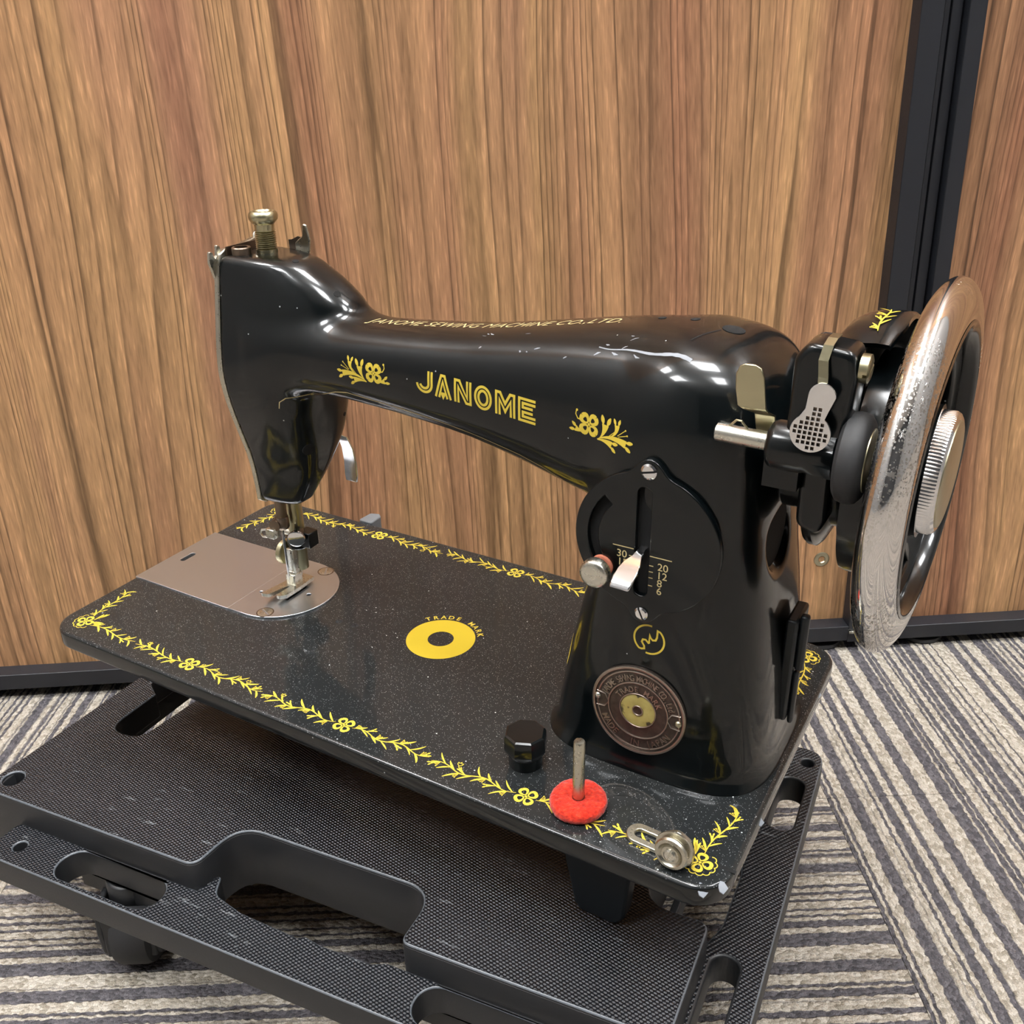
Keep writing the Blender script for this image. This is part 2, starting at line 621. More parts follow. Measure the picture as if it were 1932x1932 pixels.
def circ(cx, cy, r, n=32, a0=0.0, a1=2 * PI, closed=True):
    m = n if closed else n + 1
    return [(cx + r * math.cos(a0 + (a1 - a0) * k / n), cy + r * math.sin(a0 + (a1 - a0) * k / n)) for k in range(m)]


def round_poly(P, rad, n=6):
    """round the corners of a polygon; rad scalar or list"""
    out = []
    N = len(P)
    for i in range(N):
        r = rad[i] if isinstance(rad, (list, tuple)) else rad
        a, p, b = Vector(P[i - 1]), Vector(P[i]), Vector(P[(i + 1) % N])
        if r <= 0:
            out.append(tuple(p)); continue
        d1, d2 = (a - p), (b - p)
        l1, l2 = d1.length, d2.length
        d1.normalize(); d2.normalize()
        ang = math.acos(max(-1, min(1, d1.dot(d2))))
        t = min(r / math.tan(ang / 2), l1 * .48, l2 * .48)
        p1, p2 = p + d1 * t, p + d2 * t
        for k in range(n + 1):
            s = k / n
            q = (1 - s) ** 2 * p1 + 2 * s * (1 - s) * p + s * s * p2
            out.append((q.x, q.y))
    return out


BASE = (185.5, 89.0, -66.0)          # machine base point in machine millimetres


def mesh_obj(name, g, mat, parent=None, off=(0, 0, 0), smooth=True, angle=38, bevel=None, seg=2):
    me = bpy.data.meshes.new(name)
    me.from_pydata([((p[0] - off[0]) * .001, (p[1] - off[1]) * .001, (p[2] - off[2]) * .001) for p in g.v], [], g.f)
    bm = bmesh.new(); bm.from_mesh(me)
    bmesh.ops.recalc_face_normals(bm, faces=bm.faces)
    bm.to_mesh(me); bm.free()
    me.validate()
    if smooth:
        me.polygons.foreach_set('use_smooth', [True] * len(me.polygons))
        me.set_sharp_from_angle(angle=math.radians(angle))
    me.materials.append(MAT[mat])
    o = bpy.data.objects.new(name, me)
    COL.objects.link(o)
    if parent is not None: o.parent = parent
    if bevel:
        md = o.modifiers.new('bevel', 'BEVEL')
        md.width = bevel * .001
        md.segments = seg
        md.limit_method = 'ANGLE'
        md.angle_limit = math.radians(40)
        md.harden_normals = False
    return o


def side_material(o, mat, edge=None, lim=0.6):
    """second slot for the faces that do not look up"""
    o.data.materials.append(MAT[mat])
    for p in o.data.polygons:
        if p.normal.z < lim: p.material_index = 1
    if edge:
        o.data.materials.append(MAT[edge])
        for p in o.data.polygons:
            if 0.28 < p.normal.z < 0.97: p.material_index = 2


def tag(o, label=None, cat=None, group=None, kind=None):
    if label: o['label'] = label
    if cat: o['category'] = cat
    if group: o['group'] = group
    if kind: o['kind'] = kind
    return o


def empty(name, mw=None, loc=None):
    o = bpy.data.objects.new(name, None)
    COL.objects.link(o)
    o.empty_display_size = 0.05
    if mw is not None: o.matrix_world = mw
    if loc is not None: o.location = loc
    return o


# ================================================================== ROOM
def wl(u, d, z):
    """partition coordinates (mm): u along, d out of the face towards the room, z up"""
    return (u, -d, z)


WALL_ANG = math.radians(2.13)
WALL_MW = Matrix.Translation((0, 0.667, 0)) @ Matrix.Rotation(WALL_ANG, 4, 'Z')

g = G()
g.box(262.5, 277.2, -14, 2.0, 8, 2480)            # left frame edge strip
g.box(277.2, 279.6, 2, 12, 8, 2480)               # groove bottom
g.box(279.6, 283.4, -8, -1.0 + 2, 8, 2480)
g.box(283.4, 284.4, 3, 12, 8, 2480)
g.box(284.4, 291.4, -8, 2.0, 8, 2480)
g.box(291.4, 293.0, 3, 12, 8, 2480)
g.box(293.0, 304.0, -14, 2.0, 8, 2480)
g.box(-1900, 262.5, -14, 1.5, 9.5, 22.3)          # bottom rails
g.box(304, 1900, -14, 1.5, 8.2, 19.8)
g.box(-1900, 262.5, 3, 30, 9.5, 22.3)
# y axis of the partition points away from the room: mirror d
g.v = [(x, y, z) for x, y, z in g.v]
wall_back = mesh_obj('wall_back', g, 'frame', bevel=0.6)
wall_back.matrix_world = WALL_MW
tag(wall_back, 'black framed wood office partition behind the sewing machine', 'partition', kind='structure')
for x0, x1, z0 in ((-1900, 262.5, 22.3), (304, 1900, 19.8)):
    mesh_obj('wood_panel', G().box(x0, x1, -12 + 12, 22, z0, 2480), 'wood', wall_back)
for u in (246, 330):
    gg = G().lathe((u, 6, 0), (0, 0, 1), [(17, 0), (18, 1.5), (17.5, 4), (9, 6), (7, 9.5)], 32)
    mesh_obj('levelling_foot', gg, 'rubber', wall_back)
gg = G().lathe((240.4, 0.3, 76.2), (0, -1, 0), [(6.0, -.3), (6.0, .7), (5.2, 1.2), (3.0, 1.0), (2.4, 0.3), (0.6, 0.2)], 28)
mesh_obj('screw_cap', gg, 'cap', wall_back)
gg = G().box(262, 276, -17, -14, 17.2, 19.4).box(262, 264.2, -17, -2, 17.2, 19.4)
mesh_obj('corner_bracket', gg, 'nickel', wall_back, bevel=.4)

floor = mesh_obj('floor', G().box(-2200, 2200, -2600, 1200, -30, -7), 'subfloor', smooth=False)
tag(floor, 'beige and grey striped carpet tile floor', 'floor', kind='structure')
tile_g = G().box(-249.8, 249.8, -249.8, 249.8, -7, 0)
tile_me = None
CX, CY = 193.0, 490.0
for i in range(-4, 4):
    for j in range(-5, 2):
        x = CX + 250 + i * 500; y = CY + 250 + j * 500
        if tile_me is None:
            o = mesh_obj('carpet_tile', tile_g, 'carpet', floor)
            tile_me = o.data
        else:
            o = bpy.data.objects.new('carpet_tile', tile_me)
            COL.objects.link(o)
            o.parent = floor
        o.location = (x * .001, y * .001, 0)
        turned = (i + j) % 2 == 0 and not (i == 0 and j == 0)
        if (i, j) == (-1, -1): turned = True
        if (i, j) in ((0, 0), (0, -1), (-1, 0), (-2, 0), (-2, -1)): turned = False
        rz = 2.2 if (i, j) in ((-1, -1),) else 0.0
        o.rotation_euler[2] = math.radians((90 if turned else 0))

wl_ = mesh_obj('wall_left', G().box(-2080, -2000, -2600, 1200, 0, 2500), 'roomwall', smooth=False)
wr_ = mesh_obj('wall_right', G().box(2000, 2080, -2600, 1200, 0, 2500), 'roomwall', smooth=False)
wf_ = mesh_obj('wall_front', G().box(-2080, 2080, -2600, -2520, 0, 2500), 'darkwall', smooth=False)
ce_ = mesh_obj('ceiling', G().box(-2080, 2080, -2600, 1200, 2500, 2560), 'ceiling', smooth=False)
for o, t in ((wl_, 'plain grey room wall on the left'), (wr_, 'plain grey room wall on the right'),
             (wf_, 'dim grey room wall behind the camera'), (ce_, 'white ceiling with rows of square lights')):
    tag(o, t, 'ceiling' if 'ceiling' in t else 'wall', kind='structure')

ROWS = [(-1400, 'left'), (-60, 'middle'), (1280, 'right')]
COLS = [(300, 'nearest the wood partition'), (-640, 'further from the wood partition')]
for x, wx in ROWS:
    for y, wy in COLS:
        e = empty('ceiling_light', loc=(x * .001, y * .001, 2.5))
        tag(e, 'square white glowing ceiling light in the %s row %s' % (wx, wy), 'lamp', 'ceiling lights')
        mesh_obj('housing', G().box(-245, 245, -245, 245, -30, -1), 'ceiling', e, bevel=4)
        mesh_obj('diffuser', G().box(-225, 225, -225, 225, -125, -30.5), 'lamp', e, smooth=False)

# ================================================================== DOLLY
a26 = math.radians(-26.0)
DOLLY_Z = 88.0
DOLLY_MW = Matrix.Translation((-0.2764, 0.4150, DOLLY_Z * .001)) @ Matrix.Rotation(a26, 4, 'Z')
dolly = empty('platform_dolly', Matrix.Translation((-0.2764, 0.4150, 0)) @ Matrix.Rotation(a26, 4, 'Z'))
tag(dolly, 'black plastic platform dolly with cut-out handles under the sewing machine', 'dolly')
DOFF = (0, 0, -DOLLY_Z)
U0, U1, V0, V1 = -15.0, 364.5, 0.0, 252.0


def notch_path():
    # deck outline counter-clockwise with a hand notch in every side but the left
    P, R = [], []
    def a(u, v, r): P.append((u, v)); R.append(r)
    a(U0, V0, 5); a(132.5, V0, 7); a(135, 31, 17); a(246, 30.5, 20); a(246, V0, 5)
    a(U1, V0, 6); a(U1, 62, 6); a(334, 62, 16); a(334, 176, 16); a(U1, 176, 6); a(U1, V1, 6)
    a(246, V1, 6); a(246, V1 - 30, 16); a(133, V1 - 30, 16); a(133, V1, 6); a(U0, V1, 6)
    return round_poly(P, R, 8)


slot = round_poly([(9, 66), (33, 66), (36, 104), (38, 112), (38, 150), (-3, 150), (-3, 112), (9, 104)], [11, 11, 2, 3, 8, 8, 3, 2], 6)
loops = [notch_path(), circ(-4.7, 12.1, 5.6, 28), slot]
v, f = fill2d(loops, 8.5, 1.3, 3)
g = G().add([(p[0], p[1], p[2] - 8.5) for p in v], f)
side_material(mesh_obj('deck', g, 'weave', dolly, DOFF, angle=50), 'plasticside', 'edgehighlight')
v, f = fill2d([notch_path(), rrect(U0 + 6, 126, 6, V1 - 6, 5), rrect(131, 249, 37, V1 - 37, 5), rrect(254, 328, 6, V1 - 6, 5)], 16.2, .1, 1, .10)
mesh_obj('deck_skirt', G().add([(p[0], p[1], p[2] - 17.8) for p in v], f), 'plasticside', dolly, DOFF, angle=50)
# lower flange: front bar and right bar with their slots
front = round_poly([(9, -23.5), (389.5, -23.5), (389.5, 222), (366, 222), (366, 176), (362, 176), (362, 140), (367, 112), (366.5, 78), (362, 64), (362, 0.5), (238, 0.5), (232, -2.6), (205, -3.0), (196, -1.6), (193, -3.6), (160, -2.2), (141, 2), (135, 14), (131, 6), (131, 0.5), (9, 0.5)],
                   [6, 8, 14, 4, 0, 0, 4, 6, 6, 4, 0, 0, 6, 5, 2, 2, 8, 8, 6, 3, 0, 4], 6)
loops = [front, circ(24.5, -12.2, 3.4, 24), circ(382, 209, 3.4, 24),
         rrect(53, 118, -20.5, -1.2, 9.3, 10), rrect(259, 340, -20.5, -1.2, 9.3, 10),
         rrect(371.0, 384.0, 150, 193, 6.0, 8), rrect(366.8, 379.3, -18, 62, 6.2, 8)]
v, f = fill2d(loops, 8.0, 1.2, 3)
g = G().add([(p[0], p[1], p[2] - 16.2 - 8.0) for p in v], f)
side_material(mesh_obj('flange', g, 'weave', dolly, DOFF, angle=50), 'plasticside', 'edgehighlight')
# underside ribs keep the board stiff (seen through the openings)
g = G()
for u in (40, 130, 250, 340):
    g.box(u - 2, u + 2, 34 if u in (130, 250) else 4, V1 - 34 if u in (130, 250) else V1 - 4, -44, -33)
mesh_obj('underside_rib', g, 'plasticside', dolly, DOFF, bevel=.8)


for ua, ub in ((47, 124), (253, 346)):
    mesh_obj('slot_wall', G().box(ua, ub, 1.2, 5, -45, -33), 'plasticside', dolly, DOFF)


def caster(u, v, ang):
    c = empty('caster')
    c.parent = dolly
    c.location = (u * .001, v * .001, 0)
    c.rotation_euler[2] = ang
    h = G()
    h.lathe((0, 0, 40), (0, 0, 1), [(12, 0), (13, 2), (13, 12), (12, 14)], 32)
    # hooded fork, open at the back
    prof = [(-17, 46), (-19, 30), (-17, 14), (-9, 9.5), (8, 9.5), (14, 16), (16, 30), (15, 46)]
    h.prism(round_poly(prof, [1, 6, 6, 4, 4, 6, 4, 1], 4), lambda a, b, t: (a, t, b), -15.5, -12.2)
    h.prism(round_poly(prof, [1, 6, 6, 4, 4, 6, 4, 1], 4), lambda a, b, t: (a, t, b), 12.2, 15.5)
    h.box(-18.5, -14.5, -13, 13, 14, 45)
    mesh_obj('fork', h, 'plasticside', c, bevel=1.0)
    wv = G().lathe((-1, -11, 22), (0, 1, 0), [(17, 0), (21, 2), (22, 5), (22, 17), (21, 20), (17, 22)], 40)
    mesh_obj('wheel', wv, 'rubber', c)
    nt_ = G().lathe((-1, -19.5, 22), (0, 1, 0), [(3.2, 0), (4.4, .6), (4.4, 4)], 6)
    mesh_obj('axle_nut', nt_, 'nickel', c, smooth=False)


caster(74, 10, math.radians(116))
caster(300, 16, math.radians(60))
caster(40, 214, math.radians(100))
caster(322, 214, math.radians(80))

# ================================================================== SEWING MACHINE
M_ROT = Matrix(((0.85741, 0.51425, 0.01973), (-0.51275, 0.85692, -0.0527), (-0.04401, 0.03507, 0.99842)))
M_T = Vector((-249.079, 451.125, -249.706 + CAM_H * 1000)) * .001
ORIGIN = Matrix.Translation(M_T) @ M_ROT.to_4x4()            # machine millimetre frame (in metres)
MW = ORIGIN @ Matrix.Translation(Vector(BASE) * .001)
sm = empty('sewing_machine', MW)
tag(sm, 'black vintage sewing machine with gold floral decoration and chrome handwheel', 'sewing machine')


def part(name, g, mat, parent=None, **kw):
    return mesh_obj(name, g, mat, parent or sm, BASE, **kw)


# ---------------------------------------------------------------- bed
v, f = fill2d([rrect(0, 371, 0, 178, 15, 10)], 5.0, 1.8, 5)
bed = part('bed', G().add([(p[0], p[1], p[2] - 5.0) for p in v], f), 'bedpaint', angle=60)
side_material(bed, 'paint')
g = G()
v, f = fill2d([rrect(9, 362, 9, 169, 12, 8)], 4.0, 1.0, 2)
g.add([(p[0], p[1], p[2] - 12.5) for p in v], f)
part('bed_underframe', g, 'satin', bed, angle=60)
# casting feet under the bed
def foot(x0, x1, y0, y1, zb, name, mat):
    g = G()
    mid = (x0 + x1) / 2
    poly = [(x0 - 13, -12), (x0 - 6, -16), (x0 + 1.5, -26), (x0 + 4, -40), (x0 + 8, zb + 4), (x0 + 11, zb), (x1 - 6, zb), (x1 - 2.5, zb + 5), (x1, -30), (x1 + 4, -12)]
    g.prism(round_poly(poly, [0, 5, 6, 6, 4, 3, 4, 3, 3, 0], 4), lambda u, v, h: (u, h, v), y0, y1)
    return part(name, g, mat, bed, bevel=1.2)
foot(293, 327, 24.5, 34, -66.4, 'bed_leg', 'satin')
foot(296, 330, 150, 160, -70.6, 'bed_leg', 'satin')
# hook and feed mechanism hanging below the needle
g = G()
g.box(60, 128, 62, 118, -62, -9)
g.lathe((70, 90, -46.4), (1, 0, 0), [(26, 0), (31, 3), (31, 40), (26, 44)], 40)
g.box(128, 330, 80, 92, -40, -22)
g.tube([(100, 40, -30), (300, 40, -30)], 6, 14)
part('hook_mechanism', g, 'satin', bed, bevel=1.0)
g = G().prism(round_poly([(334, -14), (352, -14), (352, -30), (346, -38), (338, -36)], 3, 4), lambda u, v, h: (u, h, v), 40, 62)
part('bed_lug', g, 'greypaint', bed, bevel=1)
g = G().prism(round_poly([(70, 177), (80, 177), (80, 187), (77, 190), (71, 188)], 1.5, 3), lambda u, v, h: (u, v, h), -9, 1.5)
part('hinge_lug', g, 'greypaint', bed, bevel=.8)
# paint chips at the near corner
for cx, cy, cz, r in ((363.5, 2.6, -1.6, 2.0), (369.5, 7.0, -1.3, 1.7), (371.2, 47.5, -3.2, 1.3), (370.3, 140, -2.4, 1.5)):
    part('paint_chip', G().lathe((cx, cy, cz), (0.5, -0.5, 0.7), [(r * .9, -1.2), (r * 1.3, -.3), (r * 1.2, .0), (r * .4, .12)], 9, lambda i, k: 0.75 + 0.35 * ((k * 7) % 5) / 4), 'chip', bed)

# ---------------------------------------------------------------- body casting (implicit surface)
def table(xs, ys, lo, hi, sig=4.0):
    X = np.arange(lo, hi + 1e-6, 1.0)
    Y = np.interp(X, xs, ys)
    k = np.arange(-16, 17)
    kern = np.exp(-.5 * (k / sig) ** 2); kern /= kern.sum()
    Yp = np.pad(Y, 16, mode='edge')
    Ys = np.convolve(Yp, kern, mode='valid')
    return lambda q: np.interp(q, X, Ys)


HZ = [50, 60, 70, 76, 82, 88, 95, 104, 112, 122, 132, 142, 152, 160, 168, 176, 184, 190, 196]
h_xR = table(HZ, [102, 108, 113, 115, 116.5, 118, 119.5, 121, 122.5, 125, 131, 143, 152, 154, 149, 139, 125, 114, 105], 40, 205, 2.0)
h_yF = table(HZ, [86.5, 86.2, 85.4, 84.8, 84.0, 82.2, 80.2, 77.6, 75.4, 73.4, 72.6, 73.6, 75.2, 76.6, 78.0, 79.4, 80.8, 82, 83], 40, 205)
h_yB = table(HZ, [100, 102, 107, 112, 117, 121, 124.5, 127, 127.5, 126, 122, 121, 120, 119, 118, 116.5, 115, 114, 113], 40, 205)
AX = [100, 130, 150, 164, 180, 208, 224, 250, 275, 300, 318, 331, 340, 348, 354, 360]
a_top = table(AX, [158, 159.5, 160.5, 161.5, 162.6, 165, 166.8, 171, 175.3, 178.6, 179, 177, 173.5, 168.5, 161, 152], 80, 380)
a_bot = table(AX, [124, 125.5, 126.5, 125.2, 123.8, 120.5, 118.2, 112.5, 106, 102, 102, 104, 107, 112, 120, 128], 80, 380)
a_yF = table(AX, [76, 74, 73, 72.3, 71.6, 70.5, 69.3, 66.5, 63, 58.8, 57, 58, 60.5, 65, 72, 80], 80, 380)
a_yB = table(AX, [116, 117, 117.5, 118, 118.5, 119.5, 120.5, 123, 126.5, 131, 132.5, 131.5, 129, 124, 117, 109], 80, 380)
PZ = [0, 3, 8, 20, 42, 70, 89, 105, 120, 140, 155, 170, 185]
p_xL = table(PZ, [265.5, 268, 269.8, 271.5, 275.5, 281.5, 286.5, 291, 294, 298, 303, 311, 320], -10, 200, 2.0)
p_xR = table(PZ, [369, 367.2, 366.2, 365.5, 363.8, 360.5, 357.6, 355.3, 354, 352.5, 350.5, 345, 338], -10, 200, 2.0)
p_yF = table(PZ, [45.5, 48, 49.2, 50, 50.8, 51.8, 52.6, 53.4, 54.6, 57, 60.5, 67, 76], -10, 200, 2.0)
p_yB = table(PZ, [143, 140.5, 139.3, 138.5, 137.3, 136, 135.2, 134.6, 133.6, 131.5, 129, 124, 116], -10, 200, 2.0)


def se(dx, dy, a, b, n):
    a = np.maximum(a, .5); b = np.maximum(b, .5)
    q = ((np.abs(dx) / a) ** n + (np.abs(dy) / b) ** n) ** (1.0 / n)
    return (q - 1) * np.minimum(a, b)


def smin(a, b, k):
    h = np.clip(.5 + .5 * (b - a) / k, 0, 1)
    return b * (1 - h) + a * h - k * h * (1 - h)


def smax(a, b, k): return -smin(-a, -b, k)


def F(x, y, z):
    xr, yf, yb = h_xR(z), h_yF(z), h_yB(z)
    xl = 40.0
    hn = 4.4 - 1.9 * np.clip((z - 112) / 32, 0, 1)
    head = se(x - (xl + xr) / 2, y - (yf + yb) / 2, (xr - xl) / 2, (yb - yf) / 2, hn)
    head = smax(head, 81.5 - x, 1.2)
    head = smax(head, z - 186.0, 4.0)
    head = smax(head, 55.0 - z, 5.0)
    t, b_, f_, k_ = a_top(x), a_bot(x), a_yF(x), a_yB(x)
    arm = se(z - (t + b_) / 2, y - (f_ + k_) / 2, (t - b_) / 2, (k_ - f_) / 2, 2.7)
    arm = smax(arm, 98.0 - x, 4.0)
    arm = smax(arm, x - 356.0, 8.0)
    xl2, xr2, f2, b2 = p_xL(z), p_xR(z), p_yF(z), p_yB(z)
    pil = se(x - (xl2 + xr2) / 2, y - (f2 + b2) / 2, (xr2 - xl2) / 2, (b2 - f2) / 2, 3.8)
    pil = smax(pil, z - 172.0, 14.0)
    br = 3.6 - 6.0 * np.clip((x - 150) / 105, 0, 1)
    bead = np.sqrt((z - (b_ + 5.0)) ** 2 + (y - (f_ + 6.8)) ** 2) - br
    bead = smax(smax(bead, 116.0 - x, 3.0), x - 266.0, 10.0)
    arm = smin(arm, bead, 2.5)
    d = smin(head, arm, 6.0)
    d = smin(d, pil, 16.0)
    d = np.maximum(d, -z - 2.0)
    # oval access opening in the right flank of the pillar
    hole = (np.sqrt(((y - 88) / 15.0) ** 2 + ((z - 103) / 15.5) ** 2 + ((x - 359) / 10.0) ** 2) - 1) * 9
    d = smax(d, -hole, 1.6)
    return d


def surface_nets(fn, lo, hi, h):
    ax = [np.arange(lo[i], hi[i] + h, h) for i in range(3)]
    V = np.empty((len(ax[0]), len(ax[1]), len(ax[2])))
    Y, Z = np.meshgrid(ax[1], ax[2], indexing='ij')
    for i0 in range(0, len(ax[0]), 16):
        xs = ax[0][i0:i0 + 16]
        V[i0:i0 + 16] = fn(xs[:, None, None] + 0 * Y[None], Y[None] + 0 * xs[:, None, None], Z[None] + 0 * xs[:, None, None])
    S = V < 0
    c = np.zeros(tuple(n - 1 for n in S.shape), np.int8)
    for dx in (0, 1):
        for dy in (0, 1):
            for dz in (0, 1):
                c += S[dx:dx + c.shape[0], dy:dy + c.shape[1], dz:dz + c.shape[2]]
    act = (c > 0) & (c < 8)
    idx = -np.ones(c.shape, np.int64)
    ci = np.argwhere(act)
    idx[act] = np.arange(len(ci))
    acc = np.zeros((len(ci), 3)); cnt = np.zeros(len(ci))
    corners = [(0, 0, 0), (1, 0, 0), (0, 1, 0), (1, 1, 0), (0, 0, 1), (1, 0, 1), (0, 1, 1), (1, 1, 1)]
    for i in range(8):
        for j in range(i + 1, 8):
            a, b = np.array(corners[i]), np.array(corners[j])
            if np.abs(a - b).sum() != 1: continue
            va = V[tuple((ci + a).T)]; vb = V[tuple((ci + b).T)]
            m = (va < 0) != (vb < 0)
            t = va[m] / (va[m] - vb[m])
            acc[m] += a + (b - a) * t[:, None]
            cnt[m] += 1
    P = (ci + acc / cnt[:, None]) * h + np.array(lo)
    faces = []
    for axis in range(3):
        u, w_ = (axis + 1) % 3, (axis + 2) % 3
        sl0 = [slice(None)] * 3; sl1 = [slice(None)] * 3
        sl0[axis] = slice(0, -1); sl1[axis] = slice(1, None)
        A, B = S[tuple(sl0)], S[tuple(sl1)]
        e = np.argwhere(A != B)
        ok = (e[:, u] >= 1) & (e[:, w_] >= 1) & (e[:, u] < S.shape[u] - 1) & (e[:, w_] < S.shape[w_] - 1)
        e = e[ok]
        ins = A[tuple(e.T)]
        du = np.zeros(3, int); du[u] = 1
        dw = np.zeros(3, int); dw[w_] = 1
        q = np.stack([idx[tuple((e - du - dw).T)], idx[tuple((e - dw).T)], idx[tuple(e.T)], idx[tuple((e - du).T)]], 1)
        q[~ins] = q[~ins][:, ::-1]
        faces.append(q)
    return P, np.concatenate(faces)


def grad(p, e=0.25):
    x, y, z = p.T
    return np.stack([F(x + e, y, z) - F(x - e, y, z), F(x, y + e, z) - F(x, y - e, z), F(x, y, z + e) - F(x, y, z - e)], 1) / (2 * e)


P, Q = surface_nets(F, (72, 38, -5.2), (378, 150, 194), 1.3)
for _ in range(2):
    gr = grad(P)
    d = F(*P.T)
    n2 = (gr ** 2).sum(1)
    step = np.clip(d / np.maximum(n2, .05), -.6, .6)
    P = P - gr * step[:, None]
me = bpy.data.meshes.new('body')
me.from_pydata(((P - np.array(BASE)) * .001).tolist(), [], Q.tolist())
me.polygons.foreach_set('use_smooth', [True] * len(me.polygons))
me.set_sharp_from_angle(angle=math.radians(55))
me.materials.append(MAT['paint'])
body = bpy.data.objects.new('body', me)
COL.objects.link(body)
body.parent = sm


def ray_surf(o, d, tmax, steps=160):
    """first entry into the body from points o along d (arrays)"""
    t = np.zeros(len(o)); found = np.zeros(len(o), bool)
    prev = np.zeros(len(o))
    for k in range(1, steps + 1):
        tk = tmax * k / steps
        q = o + d * tk
        inside = (F(*q.T) < 0) & ~found
        t[inside] = tk; prev[inside] = tmax * (k - 1) / steps
        found |= inside
    lo, hi = prev.copy(), t.copy()
    for _ in range(18):
        mid = (lo + hi) / 2
        ins = F(*(o + d * mid[:, None]).T) < 0
        hi = np.where(ins, mid, hi); lo = np.where(ins, lo, mid)
    return o + d * hi[:, None], found


def on_front(uv, lift=0.12):
    """(x, z) points dropped on the front of the body"""
    uv = np.array(uv, float)
    o = np.stack([uv[:, 0], np.full(len(uv), 35.0), uv[:, 1]], 1)
    p, ok = ray_surf(o, np.array([0, 1.0, 0]), 70.0)
    n = grad(p); n /= np.linalg.norm(n, axis=1)[:, None]
    return p + n * lift, n


def on_top(uv, lift=0.12):
    uv = np.array(uv, float)
    o = np.stack([uv[:, 0], uv[:, 1], np.full(len(uv), 200.0)], 1)
    p, ok = ray_surf(o, np.array([0, 0, -1.0]), 70.0)
    n = grad(p); n /= np.linalg.norm(n, axis=1)[:, None]
    return p + n * lift, n


def decal(name, v, f, mat, mapper, parent, maxlen=1.6, lift=0.12):
    v, f = subdiv([(p[0], p[1], 0) for p in v], f, maxlen)
    p, _ = mapper([(q[0], q[1]) for q in v], lift)
    return part(name, G().add(p.tolist(), f), mat, parent, angle=80)


# ---------------------------------------------------------------- gold ornament generators
def leaf_pts(p, ang, L, wmax, bend, n=8):
    pts, ws = [], []
    for i in range(n + 1):
        s = i / n
        a = ang + bend * s
        if i == 0: q = p
        else: q = (pts[-1][0] + math.cos(a) * L / n, pts[-1][1] + math.sin(a) * L / n)
        pts.append(q)
        ws.append(max(.12, wmax * (math.sin(PI * min(1, s * .85 + .08)) ** .9)))
    return pts, ws


